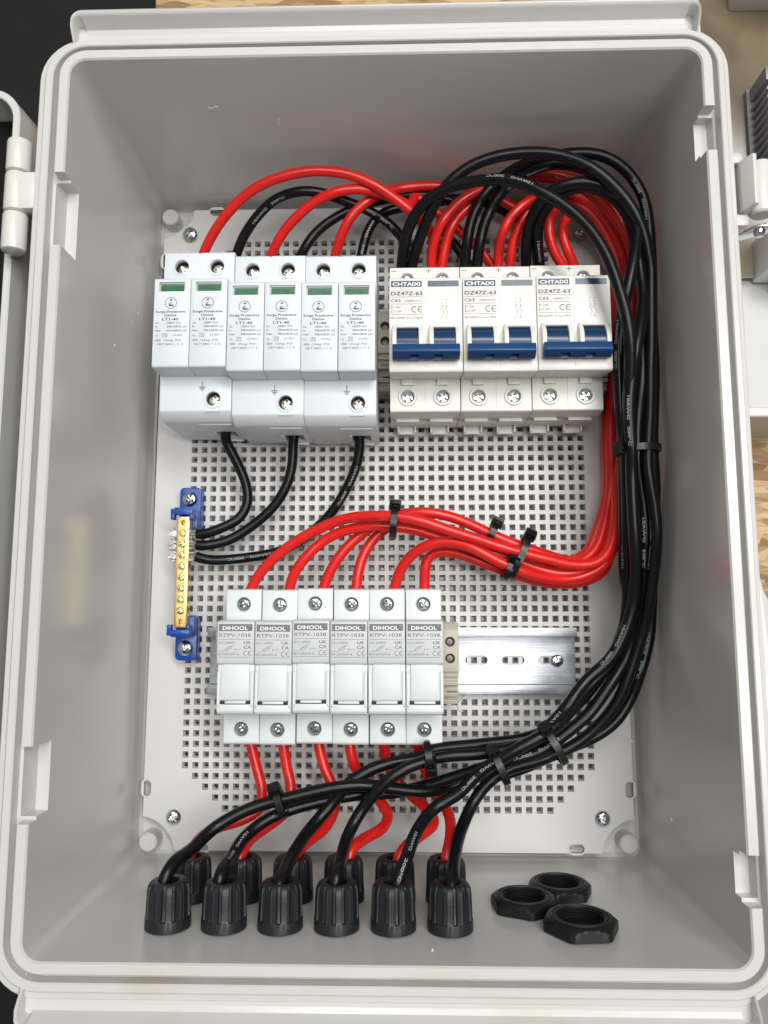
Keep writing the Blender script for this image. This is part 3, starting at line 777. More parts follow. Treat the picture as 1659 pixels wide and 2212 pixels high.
for x in (9.0, 26.9):
    for y, z in ((31.0, 42.0), (-30.0, 39.2)):
        w_ = MB(); w_.cyl((x, y, 0), 3.35, mov(z - 2.5), mov(z - .1), n=24); w_.recalc().build('terminal_clamp', 'steel_dark', brk)
        screw('pozi', 'terminal_screw', brk, (x, y, mov(z)), None, (random.uniform(-.08, .08), random.uniform(-.08, .08)))
for i, (dx, dy, lb) in enumerate(((0, 0, 'white breaker with blue toggle, left one of three, next to the surge protectors'),
                                  (36.05, .0, 'white breaker with blue toggle, standing between two identical breakers'),
                                  (72.1, .35, 'white breaker with blue toggle, right one, beside the black bundle'))):
    o = brk if i == 0 else copy_tree(brk)
    o.location = Vector((2.7 + dx, 48 + dy, 5)) * S
    o['label'] = lb

# ------------------------------------------------------------------ fuse holders
fus = thing('fuse_holder', 'x', 'fuse holder', (-79.9, -117, 5), 'fuse holders on the lower rail')
b = MB()
pf = [(38, 8), (38, 34.6), (37.3, 36), (22.6, 36), (22.6, 50.0), (21.0, 51.0), (-20.4, 51), (-21.6, 50.2), (-22.0, 48.6), (-22.2, 36), (-37.2, 36), (-38.2, 34.8), (-38.5, 33), (-38.5, 8)]
b.prism(pf, 0.12, 17.84, bev=0.45, seg=3, ang=30).recalc()
fb = D0(b, 'body', 'fuse', fus)
c = MB(); c.cyl((8.95, 30.3, 0), 3.5, mov(28), mov(40)); c.cyl((8.95, -30.7, 0), 3.5, mov(28), mov(40))
c.box(2.0, 16.0, -16.8, -14.9, mov(47), mov(60))
c.box(4.8, 13.1, -45, -34, mov(17), mov(26.5)); c.box(4.8, 13.1, 34, 45, mov(17), mov(26.5))
carve(fb, c)
for y, z in ((30.3, 36.0), (-30.7, 36.0)):
    b = MB(); ring_boss(b, 8.95, y, z, 3.5, 3.9, .25); D0(b.recalc(), 'terminal_ring', 'fuse', fus)
b = MB(); b.prism([(22.4, 48), (22.4, 52.6), (21.6, 53.4), (3.4, 53.4), (2.2, 52.8), (1.6, 51.4), (1.5, 48)], 0.15, 17.8, bev=.4, seg=3, ang=30).recalc()
cap = D0(b, 'label_cap', 'fuse_label', fus)
b = MB(); b.prism([(1.8, 50), (1.8, 52.0), (-1, 52.3), (-8, 52.4), (-14.0, 52.2), (-15.2, 51.7), (-15.6, 50)], 2.3, 15.7, bev=.4, seg=2, ang=25)
b.prism([(-15.4, 48), (-15.4, 50.9), (-16.7, 50.9), (-16.7, 48)], 3.9, 14.1, bev=.1)
b.recalc(); D0(b, 'fuse_drawer', 'fuse', fus)
for x0, x1 in ((1.75, 3.85), (14.15, 16.2)):
    b = MB().box(x0, x1, -16.95, -15.35, 48, 51.6); D0(b, 'pivot_gap_shade', 'gap_shade', fus)  # solid black blocks put in as the shade of the pivot gaps
b = MB().box(3.9, 14.1, -17.0, -16.72, 48, 52.0); D0(b, 'drawer_gap_shade', 'gap_shade', fus)  # black strip put in as the shade of the drawer slit
b = MB()
for x0, x1 in ((.3, 1.7), (16.3, 17.7)): b.prism([(-1.4, 49), (-1.4, 51.5), (-2.2, 52.2), (-18.6, 52.2), (-19.8, 51.4), (-20, 49)], x0, x1, bev=.25)
b.prism([(-16.9, 49), (-16.9, 52.2), (-20.0, 52.2), (-21.4, 51.2), (-21.4, 49)], .35, 17.65, bev=.3)
D0(b.recalc(), 'side_frame', 'fuse', fus)
t = MB(); z = mov(53.46); T = 22.2; 
t.rect(.9, 16.9, T - 4.7, T - 1.4, z, 0); t.text('DIHOOL', 8.7, T - 4.1, 1.8, z + .05, 12.2, 'C', .02, 1)
t.text('°', 15.4, T - 3.4, 1.2, z + .05, None, 'L', 0, 1)
t.text('RTPV-1038', 1.1, T - 7.4, 1.65, z, 15.2, 'L', .008)
t.line(.9, T - 8.6, 16.9, T - 8.6, .16, z); t.line(.9, T - 17.0, 16.9, T - 17.0, .16, z)
t.text('DC1000V', .9, T - 10.7, 1.1, z, 8.1)
t.line(.9, T - 14.2, 3.4, T - 14.2, .15, z); t.line(3.4, T - 14.2, 8.3, T - 11.2, .15, z)
for s_ in (-1, 1): t.line(4.4 + .3 * s_ + .1, T - 14.1 - .5 * s_ + .4, 7.0 + .3 * s_, T - 12.2 - .5 * s_ + .1, .15, z)
t.line(4.2, T - 13.4, 4.75, T - 14.2, .15, z); t.line(6.75, T - 11.7, 7.3, T - 12.5, .15, z)
t.line(8.8, T - 12.6, 8.8, T - 13.9, .15, z); t.line(8.8, T - 13.25, 11.8, T - 13.25, .15, z)
t.text('UK', 12.9, T - 10.8, 1.4, z, 3.7, 'L', .02); t.text('CA', 12.9, T - 13.0, 1.4, z, 3.7, 'L', .02)
t.arc(14.0, T - 15.2, 1.1, .27, 60, 300, z, 12).arc(16.2, T - 15.2, 1.1, .27, 60, 300, z, 12).line(15.1, T - 15.2, 16.4, T - 15.2, .25, z)
t.text('IEC60269-6', .8, T - 16.1, 1.1, z, 9.9)
t.build('printed_label', ['grey_ink', 'white_print'], cap, smooth=None)
for y in (30.3, -30.7): screw('terminal', 'terminal_screw', fus, (8.95, y, mov(33.2)), None, (.05, -.06))
ords = ('leftmost fuse holder, standing beside the blue-footed earth bar', 'fuse holder second from the left end of its row', 'fuse holder third from the left, just left of the middle of the row',
        'fuse holder fourth from the left, just right of the middle of the row', 'fuse holder second from the beige end stop on the rail', 'rightmost fuse holder, touching the beige end stop on the bare rail')
for i in range(6):
    o = fus if i == 0 else copy_tree(fus)
    o.location = Vector((-79.9 + 18.02 * i, -117 + (.35 if i == 2 else 0) - (.25 if i == 1 else 0), 5)) * S
    o['label'] = 'white ' + ords[i]; o.rotation_euler.z = math.radians((0, -.25, .2, -.1, .3, 0)[i])
    if i:
        for ch in o.children:
            if ch.name.startswith('terminal_screw'): ch.rotation_euler.z = random.uniform(0, 1.5)

# ------------------------------------------------------------------ beige end stops
def end_stop(loc, label, hz_=33.0, flip=1):
    r = thing('end_stop', label, 'end stop', loc, 'beige end stops clamped on the rails')
    b = MB(); h = hz_ - 5
    pf = [(19.5, 3), (21.5, 10), (21.5, h - 3), (18.5, h - .4), (17.5, h), (-2.5, h), (-2.5, h - 2.6), (-5.2, h - 2.6), (-5.2, h - 5), (-9.5, h - 5), (-9.5, h - 9), (-15.5, h - 9), (-15.5, h - 12), (-19.5, h - 12), (-20.5, 3)]
    b.prism(pf, 0.15, 8.2, bev=.25, ang=30).recalc()
    o = b.build('body', 'beige', r)
    c = MB()
    for y in (12.2, 4.0): c.cyl((3.9, y, 0), 2.5, h - 5, h + 4)
    c.box(1.4, 9, -8.6, -7.2, h - 6.4, h)
    c.box(2.5, 9, -13.5, -12.2, h - 13, h - 8)
    carve(o, c)
    f = MB()
    for k in range(5):
        y = -10.2 - k * 2.1
        f.box(.6, 8.5, y - .5, y + .35, 3, h - 9.2 + (1.2 if k % 2 else .5) - (3.0 if k > 2 else 0), .15)
    f.build('rib', 'dark_beige', r)
    for y in (12.2, 4.0):
        screw('small', 'clamp_screw', r, (3.9, y, h - 3.6), random.uniform(.6, 1.3))
    return r
end_stop((28.4, -117.5, 5), 'beige end stop on the lower rail, right of the row of fuse holders', 34)
end_stop((-3.9, 47, 5), 'beige end stop squeezed between the surge protectors and the breakers', 33)
end_stop((110.8, 47, 5), 'beige end stop right of the breakers, mostly behind the red wires', 30)
lft = end_stop((-88.6, -117.5, 5), 'beige end stop left of the fuse holders, mostly behind the first one', 20)

# ------------------------------------------------------------------ earth bar
eb = thing('earth_bar', 'brass earth bar with eight screws held between two blue plastic feet', 'earth bar', (-107.5, -69.5, 0))
def foot(y0, y1, sg):
    b = MB()
    b.prism([(p[0], p[1]) for p in rrect(-5.8, 5.8, min(y0, y1), max(y0, y1), 2.4, 0, 5)], 0, 8.4, axis='z', bev=.6, ang=40)
    return b
for sg in (1, -1):
    yo = 46.8 * sg; yi = 23.0 * sg
    b = foot(yo, yi, sg)
    ya, yb = sorted((34.2 * sg, 27.2 * sg))
    b.box(-3.6, 5.6, *sorted((33.5 * sg, 23.4 * sg)), 7, 13.5, .3)
    b.box(-4.6, 4.6, *sorted((34.0 * sg, 30.6 * sg)), 8, 22.0, .4)
    b.box(-6.4, 5.4, *sorted((33.2 * sg, 30.2 * sg)), 17.5, 22.6, .4)
    for x0, x1 in ((-6.4, -4.4), (3.4, 5.4)): b.box(x0, x1, *sorted((30.6 * sg, 27.6 * sg)), 17.5, 22.2, .4)
    o = b.recalc().build('foot', 'bar_blue', eb)
    o['label'] = 'blue plastic foot at the %s of the bar' % ('top' if sg > 0 else 'bottom')
    o.name = 'foot'
    screw('pan', 'foot_screw', eb, (0, 40.3 * sg, 8.5))
b = MB(); b.box(-3.2, 3.2, -29.2, 29.2, 14.0, 20.5, .25).recalc()
bar = b.build('bar', 'brass', eb)
c = MB()
for k in range(10):
    y = 26.2 - k * 5.82
    c.cyl((0, y, 0), 1.45, 15, 22, n=16)
    c.cyl((0, y, 17), 1.6, -5, 5, axis='x', n=14)
carve(bar, c)
for k in range(1, 9):
    y = 26.2 - k * 5.82
    s_ = screw('bar', 'clamp_screw', eb, (0, y, 20.5))
# ------------------------------------------------------------------ wires
def catmull(P, step=1.6):
    P = [Vector(p) for p in P]
    Q = [P[0] * 2 - P[1]] + P + [P[-1] * 2 - P[-2]]
    out = []
    for i in range(1, len(Q) - 2):
        p0, p1, p2, p3 = Q[i - 1:i + 3]
        L = (p2 - p1).length; n = max(2, int(L / step))
        def tj(t, a, b_): return t + max((b_ - a).length, 1e-3) ** .5
        t0 = 0; t1 = tj(t0, p0, p1); t2 = tj(t1, p1, p2); t3 = tj(t2, p2, p3)
        for k in range(n):
            t = t1 + (t2 - t1) * k / n
            A1 = p0 * ((t1 - t) / (t1 - t0)) + p1 * ((t - t0) / (t1 - t0)); A2 = p1 * ((t2 - t) / (t2 - t1)) + p2 * ((t - t1) / (t2 - t1)); A3 = p2 * ((t3 - t) / (t3 - t2)) + p3 * ((t - t2) / (t3 - t2))
            B1 = A1 * ((t2 - t) / (t2 - t0)) + A2 * ((t - t0) / (t2 - t0)); B2 = A2 * ((t3 - t) / (t3 - t1)) + A3 * ((t - t1) / (t3 - t1))
            out.append(B1 * ((t2 - t) / (t2 - t1)) + B2 * ((t - t1) / (t2 - t1)))
    out.append(P[-1])
    # light smoothing keeps the curve free of kinks
    for _ in range(3):
        out = [out[0]] + [(out[i - 1] + out[i] * 2 + out[i + 1]) / 4 for i in range(1, len(out) - 1)] + [out[-1]]
    return out
WR = 2.68
def inbox(p, r=WR):
    """keep a wire inside the enclosure and off the mounting plate"""
    zf = max(0.0, p.z) / 107 * 2
    p.x = max(BX0 - zf + r + .3, min(BX1 + zf - r - .3, p.x)); p.y = min(BY1 + zf - r - .3, p.y)
    p.z = max(p.z, r + .5)
    return p
def wire(name, pts, m, label, group, prints=(), r=WR, raw=False):
    """pts: (u, v, z) picture point and height; prints: (u, v, side offset deg, reversed)"""
    P = [Vector(p[:3]) if (raw or len(p) == 4) else inbox(at(*p), r) for p in pts]
    path = catmull(P)
    rr = random.Random(int(abs(pts[2][0]) * 7 + abs(pts[2][1]) * 13))
    ph = [rr.uniform(0, 6.28) for _ in range(6)]; wl_ = [rr.uniform(16, 26) for _ in range(3)] ; L_ = 0.0
    tot = sum((b2 - a2).length for a2, b2 in zip(path, path[1:]))
    for i in range(1, len(path)):
        L_ += (path[i] - path[i - 1]).length if i else 0
        f_ = min(1, L_ / 20, max(0, tot - L_) / 20) * .34
        path[i] = path[i] + Vector((math.sin(L_ / wl_[0] * 2 + ph[0]), math.sin(L_ / wl_[1] * 2 + ph[1]), math.sin(L_ / wl_[2] * 2 + ph[2]))) * f_
    N = 16
    fr = []
    t0 = (path[1] - path[0]).normalized()
    nrm = t0.orthogonal().normalized()
    for i, p in enumerate(path):
        t = (path[min(i + 1, len(path) - 1)] - path[max(i - 1, 0)]).normalized()
        nrm = (nrm - t * nrm.dot(t)).normalized()
        fr.append((p, t, nrm.copy(), t.cross(nrm)))
    b = MB()
    rings = [[p + (n_ * math.cos(2 * math.pi * k / N) + bn * math.sin(2 * math.pi * k / N)) * r for k in range(N)] for p, t, n_, bn in fr]
    b.loft(rings, cap0=True, cap1=True)
    b.recalc()
    base = path[0].copy()
    bmesh.ops.translate(b.bm, vec=-base, verts=b.bm.verts)
    o = b.build(name, m, loc=base, smooth=60)
    tag(o, label, 'wire', group)
    if prints:
        cum = [0]
        for a, c2 in zip(path, path[1:]): cum.append(cum[-1] + (c2 - a).length)
        for (u, v, off, rev, txt) in prints:
            pb = MB()
            best = min(range(len(path)), key=lambda i: (proj(path[i])[0] - u) ** 2 + (proj(path[i])[1] - v) ** 2)
            s0 = cum[best]
            p, t, n_, bn = fr[best]
            vd = (CP - p); vd = (vd - t * vd.dot(t)).normalized()
            ang = math.atan2(vd.dot(bn), vd.dot(n_)) + math.radians(off)
            vs, fs = glyphs(txt, .014)
            x0 = min(q[0] for q in vs); x1 = max(q[0] for q in vs)
            kx = 23.5 / (x1 - x0); k = 1.25 / .73
            nv = []
            for a, c2 in vs:
                s_ = s0 + ((a - (x0 + x1) / 2) * kx) * (-1 if rev else 1)
                h = -(c2 * k - .62) * (-1 if rev else 1)
                if s_ <= .5 or s_ >= cum[-1] - .5: nv.append(None); continue
                lo = 0
                import bisect
                lo = min(bisect.bisect_right(cum, s_) - 1, len(path) - 2)
                f = (s_ - cum[lo]) / max(cum[lo + 1] - cum[lo], 1e-6)
                pp = path[lo].lerp(path[lo + 1], f); nn = fr[lo][2].lerp(fr[lo + 1][2], f); b2 = fr[lo][3].lerp(fr[lo + 1][3], f)
                an = ang + h / r
                nv.append(pb.bm.verts.new(pp + (nn * math.cos(an) + b2 * math.sin(an)).normalized() * (r + .055) - base))
            for f in fs:
                q = [nv[i] for i in f]
                if None in q: continue
                try: pb.bm.faces.new(q)
                except ValueError: pass
            if len(pb.bm.verts): pb.build('printed_text', 'wire_white' if m == 'black' else 'wire_dark', o, smooth=None)
            else: pb.bm.free()
    return o
def proj(p):
    c2 = Matrix(CR) @ (p - CP)
    return (829.5 + 1662 * c2.x / -c2.z, 1106 - 1662 * c2.y / -c2.z)
T10 = '10AWG   200°C'
# helpers mapping the enlarged crops used for measuring back to whole-picture coordinates
def za(l): return [(822.9 + x * .3803, 301.7 + y * .3803, z) for x, y, z in l]
def zb(l): return [(411.5 + x * .3141, 329.2 + y * .3141, z) for x, y, z in l]
def zc(l): return [(768 + x * .3638, 1069.8 + y * .3638, z) for x, y, z in l]
def zd(l): return [(1261.8 + x * .2233, 548.6 + y * .2233, z) for x, y, z in l]
def ze(l): return [(1261.8 + x * .2233, 987.5 + y * .2233, z) for x, y, z in l]
def zf(l): return [(822.9 + x * .3803, 1453.8 + y * .3803, z) for x, y, z in l]
def zg(l): return [(384 + x * .3968, 1618.4 + y * .3968, z) for x, y, z in l]

BG = 'black wires in the bundle down the right side'
# 1: breaker 1, inner black -> big front arch -> bundle -> gland 6
w1 = za([(172, 790, 28), (178, 718, 30), (208, 590, 40), (270, 430, 50), (370, 272, 57), (500, 160, 61), (660, 92, 64), (870, 70, 66), (1040, 95, 67), (1200, 165, 68), (1330, 275, 67), (1430, 400, 66), (1495, 530, 64), (1530, 700, 62)]) \
   + zd([(640, 420, 62), (648, 900, 62), (635, 1300, 62), (620, 1850, 62)]) + ze([(625, 100, 62), (668, 420, 60), (690, 750, 58), (680, 1050, 54), (645, 1350, 50), (590, 1600, 46), (500, 1880, 43)]) \
   + zf([(1350, 150, 40), (1230, 300, 38), (1080, 420, 37), (900, 500, 37), (730, 545, 36), (620, 610, 37)]) + [(1025, 1725, 38), (1000, 1780, 45), (985, 1845, 62), (976, 1905, 80), (975, 1945, 82)]
wire('black_wire', w1, 'black', 'black wire arching highest over the first breaker, ends in the rightmost front gland', BG,
     [(1416, 1180, 62, True, T10)], r=2.88)
# 2: breaker 1, outer black -> low front arch
w2 = za([(112, 790, 28), (116, 718, 30), (130, 600, 40), (165, 490, 48), (215, 400, 52), (290, 325, 56), (390, 268, 60), (510, 238, 64), (640, 228, 68), (770, 243, 71), (890, 285, 73), (1000, 343, 74), (1100, 420, 75), (1190, 520, 76), (1280, 665, 76), (1350, 840, 76)]) \
   + zd([(420, 620, 76), (450, 850, 74), (440, 1080, 70), (420, 1400, 64), (415, 1850, 56)]) + ze([(415, 250, 50), (412, 700, 45), (425, 1150, 40), (425, 1420, 38), (360, 1750, 38), (250, 2000, 38)]) \
   + zf([(1170, 90, 40), (1060, 230, 46), (950, 330, 51), (800, 420, 53), (680, 490, 52), (560, 560, 50), (440, 680, 50)]) + [(940, 1745, 52), (900, 1800, 62), (874, 1860, 76), (858, 1908, 80), (856, 1945, 82)]
wire('black_wire', w2, 'black', 'black wire looping low in front of the breakers into the fifth front gland', BG,
     [(1105, 388, -38, True, T10), (1040, 1672, 0, False, T10), (882, 1845, -6, False, T10)], r=2.88)
# 3: breaker 2, outer black -> far arch by the corner
w3 = za([(470, 790, 26), (474, 718, 28), (486, 600, 34), (520, 450, 38), (590, 310, 42), (700, 205, 46), (820, 138, 50), (950, 100, 53), (1080, 78, 55), (1200, 82, 56), (1310, 118, 56), (1410, 195, 56), (1490, 320, 56), (1532, 460, 56), (1545, 620, 56)]) \
   + zd([(678, 450, 55), (688, 750, 54), (680, 1100, 53), (668, 1500, 53), (665, 1860, 53)]) + ze([(675, 200, 50), (700, 600, 44), (690, 1000, 40), (665, 1400, 34), (625, 1750, 32), (560, 2050, 32)]) \
   + zf([(1430, 120, 30), (1330, 270, 30), (1200, 370, 30), (1020, 450, 30), (850, 520, 30), (700, 570, 30), (560, 590, 30), (380, 650, 32)]) \
   + zg([(1400, 225, 36), (1180, 215, 42), (1000, 200, 46), (800, 218, 48), (600, 262, 50), (400, 325, 52), (200, 430, 56), (90, 530, 64)]) + [(372, 1866, 78), (352, 1906, 82), (350, 1945, 82)]
wire('black_wire', w3, 'black', 'black wire outermost round the top right corner, ends in the leftmost gland', BG,
     [(1385, 430, 10, True, T10), (1395, 1415, 10, False, T10)], r=2.88)
# 4: breaker 2, inner black
w4 = za([(548, 790, 26), (548, 718, 28), (562, 600, 34), (600, 440, 38), (680, 300, 42), (770, 222, 46), (880, 165, 50), (1010, 140, 53), (1140, 165, 54), (1260, 225, 54), (1360, 320, 54), (1430, 430, 54), (1470, 560, 54), (1490, 700, 54)]) \
   + zd([(600, 350, 54), (580, 600, 56), (560, 850, 58), (550, 1200, 60), (530, 1500, 60), (520, 1850, 58)]) + ze([(530, 150, 56), (565, 450, 54), (595, 800, 52), (595, 1150, 48), (560, 1450, 44), (480, 1750, 40), (370, 2020, 40)]) \
   + zf([(1290, 90, 42), (1180, 230, 44), (1060, 330, 45), (930, 430, 45), (780, 490, 44), (620, 530, 40), (450, 580, 38), (250, 640, 36)]) \
   + zg([(1180, 235, 32), (1000, 248, 36), (800, 280, 40), (620, 325, 44), (480, 385, 48), (360, 480, 54), (290, 590, 66)]) + [(480, 1885, 80), (472, 1912, 82), (471, 1945, 82)]
wire('black_wire', w4, 'black', 'black wire from the middle breaker to the second front gland from the left', BG,
     [(1130, 372, 30, True, T10), (1395, 1175, 12, False, T10), (1170, 1635, 8, False, T10), (505, 1840, 6, False, T10)], r=2.88)
# 5: breaker 3, outer black, crossing behind the front arch
w5 = za([(828, 790, 24), (826, 718, 26), (822, 610, 34), (838, 490, 42), (880, 390, 50), (950, 310, 56), (1050, 258, 60), (1170, 240, 62), (1290, 275, 63), (1390, 350, 63), (1445, 450, 63), (1452, 560, 64)]) \
   + zd([(470, 120, 66), (425, 330, 66), (375, 560, 64), (345, 750, 62), (328, 1000, 60), (335, 1350, 58), (372, 1700, 56), (392, 1850, 52)]) + ze([(388, 250, 46), (380, 700, 42), (395, 1150, 38), (440, 1380, 34), (400, 1620, 34), (290, 1900, 34)]) \
   + zf([(1210, 60, 36), (1090, 200, 36), (960, 320, 36), (800, 380, 36), (600, 400, 36), (420, 415, 36), (280, 440, 36)]) \
   + zg([(1330, 45, 36), (1180, 75, 38), (1050, 115, 40), (930, 185, 42), (830, 300, 42), (720, 430, 48), (640, 560, 62)]) + [(612, 1890, 78), (602, 1912, 82), (599, 1945, 82)]
wire('black_wire', w5, 'black', 'black wire crossing behind the low front arch, ends in the third front gland', BG,
     [(1336, 750, 25, False, T10), (1365, 1175, 15, True, T10)], r=2.88)
# 6: breaker 3, inner black
w6 = za([(905, 790, 24), (902, 718, 26), (890, 610, 34), (896, 490, 42), (935, 395, 48), (1010, 320, 54), (1110, 275, 58), (1220, 280, 60), (1320, 335, 60), (1400, 430, 60), (1440, 560, 60), (1470, 700, 60)]) \
   + zd([(575, 380, 62), (545, 640, 66), (505, 880, 68), (468, 1120, 68), (445, 1450, 66), (455, 1850, 64)]) + ze([(450, 150, 60), (470, 500, 58), (500, 850, 56), (505, 1150, 52), (470, 1420, 48), (380, 1700, 46), (260, 1930, 46)]) \
   + zf([(1160, 50, 48), (1060, 190, 51), (960, 300, 48), (840, 395, 43), (720, 428, 41), (560, 455, 41), (380, 470, 42), (250, 500, 42)]) \
   + zg([(1400, 60, 44), (1290, 85, 46), (1180, 140, 48), (1080, 230, 48), (990, 350, 48), (925, 480, 54), (890, 600, 68)]) + [(729, 1885, 80), (722, 1912, 82), (720, 1945, 82)]
wire('black_wire', w6, 'black', 'black wire from the right breaker to the fourth front gland from the left', BG,
     [(1160, 560, 6, True, T10), (1380, 905, 10, False, T10), (1350, 1415, 20, False, T10), (1225, 1620, 10, False, T10)], r=2.88)

SG = 'black wires from the surge protectors to the breakers'
wire('black_wire', zb([(300, 760, 20), (322, 680, 24), (372, 560, 28), (470, 430, 33), (600, 322, 37), (770, 270, 40), (900, 278, 38), (1050, 325, 34), (1200, 385, 30), (1330, 462, 26), (1430, 560, 22), (1500, 660, 18), (1540, 760, 16)]),
     'black', 'black wire from the first surge protector, arching under the two left red wires', SG, [(585, 455, 12, False, T10), (810, 470, 0, False, T10)])
wire('black_wire', zb([(740, 760, 20), (775, 680, 24), (860, 560, 26), (980, 455, 28), (1120, 385, 28), (1270, 340, 26), (1420, 310, 24), (1560, 290, 24), (1700, 300, 22), (1830, 360, 18)]) + za([(330, 480, 16), (430, 610, 14), (520, 740, 14)]),
     'black', 'black wire from the middle surge protector, running low behind the red arches', SG)
wire('black_wire', zb([(1160, 760, 20), (1180, 685, 22), (1200, 600, 24), (1250, 500, 24), (1340, 415, 22), (1480, 370, 20), (1650, 350, 18)]) + za([(400, 340, 16), (560, 350, 14), (700, 400, 12), (850, 520, 12), (890, 700, 14)]),
     'black', 'short black wire rising from the third surge protector behind the others', SG, [(803, 520, 0, True, T10)])
RS = 'red wires from the surge protectors to the breakers'
wire('red_wire', zb([(70, 760, 20), (95, 680, 26), (150, 560, 32), (245, 430, 38), (380, 300, 43), (560, 190, 47), (760, 135, 49), (950, 132, 49), (1130, 165, 47), (1300, 240, 44), (1430, 335, 40), (1550, 445, 36), (1660, 570, 30)]) + za([(300, 600, 24), (340, 700, 18)]),
     'red', 'red wire from the first surge protector, tallest arch against the top wall', RS)
wire('red_wire', zb([(530, 760, 20), (562, 690, 24), (620, 580, 30), (720, 460, 35), (860, 340, 39), (1000, 272, 42), (1150, 248, 42), (1290, 272, 40), (1420, 320, 38), (1520, 375, 34)]) + za([(190, 330, 30), (330, 430, 26), (450, 520, 22), (560, 620, 20), (640, 730, 20)]),
     'red', 'red wire from the middle surge protector, second arch, passing under the tallest one', RS)
wire('red_wire', zb([(980, 760, 20), (1000, 690, 24), (1030, 580, 30), (1085, 470, 34), (1175, 375, 35), (1300, 295, 34), (1450, 245, 30), (1620, 225, 28), (1800, 235, 26)]) + za([(380, 258, 26), (520, 270, 24), (700, 350, 20), (820, 440, 16), (850, 560, 14)]),
     'red', 'red wire from the third surge protector, lowest arch leaning right', RS, [(785, 440, 0, False, T10)])

# six red wires breaker tops -> right side -> fuse holders
RG = 'red wires from the breakers to the fuse holders'
def rtail(k):
    "down the right edge behind the black bundle and round the bend; k=0..5"
    return None
def mk(l1, l2, fx, z0, label, pr=()):
    wire('red_wire', l1 + l2, 'red', label, RG, pr)
# fuse 1 (uppermost in front)
mk(za([(284, 790, 24), (286, 718, 28), (292, 600, 34), (338, 480, 40), (430, 372, 42), (540, 300, 42), (660, 245, 40), (800, 215, 38), (940, 215, 36), (1060, 245, 34), (1190, 325, 32), (1320, 455, 30), (1400, 590, 28), (1430, 740, 26)]),
   [(1362, 690, 24), (1345, 780, 20), (1332, 890, 18), (1330, 970, 20), (1333, 1060, 26), (1330, 1130, 32)] + zc([(1500, 330, 36), (1420, 400, 38), (1290, 415, 40), (1150, 385, 42), (1000, 345, 44), (850, 300, 46), (700, 248, 46), (550, 205, 46), (400, 160, 46), (250, 130, 45), (120, 125, 43), (0, 128, 40), (-120, 155, 36), (-320, 250, 32), (-490, 380, 30), (-590, 500, 27), (-640, 600, 24)]),
   0, 0, 'red wire lying on top of the tied bundle, into the leftmost fuse holder', [(777, 1131, -30, False, T10)])
# fuse 2
mk(za([(340, 790, 22), (346, 718, 26), (368, 600, 30), (415, 480, 34), (500, 375, 35), (620, 290, 34), (760, 215, 32), (900, 180, 30), (1020, 190, 28), (1150, 240, 26), (1280, 340, 24), (1370, 470, 22), (1410, 600, 20), (1425, 740, 18)]),
   [(1350, 690, 16), (1335, 790, 14), (1324, 900, 14), (1322, 980, 16), (1326, 1060, 20), (1322, 1130, 26)] + zc([(1470, 360, 30), (1370, 440, 32), (1240, 462, 34), (1100, 440, 35), (960, 395, 36), (800, 335, 36), (640, 285, 36), (480, 245, 36), (330, 205, 36), (200, 185, 36), (80, 178, 35), (-30, 200, 33), (-170, 260, 31), (-300, 370, 30), (-370, 480, 28), (-400, 600, 24)]),
   0, 0, 'red wire curving into the second fuse holder from the left')
# fuse 3
mk(za([(665, 790, 24), (664, 718, 27), (674, 600, 33), (712, 490, 38), (790, 390, 40), (880, 325, 39), (980, 290, 36), (1090, 310, 33), (1200, 380, 30), (1290, 480, 28), (1350, 600, 26), (1380, 740, 24)]),
   [(1340, 680, 20), (1330, 790, 20), (1320, 900, 22), (1318, 980, 22), (1318, 1060, 22), (1308, 1130, 25)] + zc([(1420, 320, 28), (1330, 385, 30), (1230, 385, 33), (1100, 345, 36), (960, 295, 38), (820, 235, 38), (700, 180, 38), (560, 130, 38), (420, 105, 38), (280, 112, 35), (150, 145, 30), (60, 210, 28), (-40, 300, 27), (-130, 420, 26), (-180, 520, 25), (-200, 600, 24)]),
   0, 0, 'red wire curving into the third fuse holder from the left')
# fuse 4
mk(za([(735, 790, 22), (734, 718, 25), (746, 600, 30), (785, 490, 34), (850, 390, 35), (930, 330, 32), (1040, 330, 29), (1150, 390, 26), (1250, 500, 24), (1320, 620, 22), (1360, 760, 20)]),
   [(1332, 690, 14), (1322, 790, 12), (1314, 900, 13), (1311, 980, 15), (1310, 1060, 18), (1295, 1130, 20)] + zc([(1380, 340, 22), (1280, 395, 24), (1150, 400, 26), (1000, 375, 27), (850, 330, 27), (700, 270, 27), (550, 215, 27), (420, 175, 27), (300, 165, 26), (190, 190, 25), (110, 260, 25), (50, 360, 25), (15, 470, 25), (0, 600, 24)]),
   0, 0, 'red wire curving into the fourth fuse holder from the left')
# fuse 5
mk(za([(1080, 790, 22), (1036, 718, 25), (985, 630, 29), (952, 530, 32), (960, 440, 33), (1010, 385, 32), (1100, 375, 30), (1190, 430, 28), (1270, 530, 26), (1330, 650, 24), (1360, 800, 22)]),
   [(1345, 700, 9), (1338, 800, 8), (1333, 900, 10), (1336, 980, 14), (1340, 1060, 20), (1336, 1130, 26)] + zc([(1530, 330, 32), (1470, 420, 32), (1350, 485, 32), (1210, 500, 34), (1080, 475, 38), (960, 435, 42), (840, 385, 44), (720, 325, 44), (620, 290, 42), (520, 280, 40), (420, 300, 38), (330, 355, 34), (270, 440, 30), (235, 540, 27), (220, 620, 24)]),
   0, 0, 'red wire looping into the fifth fuse holder, thick arch in front')
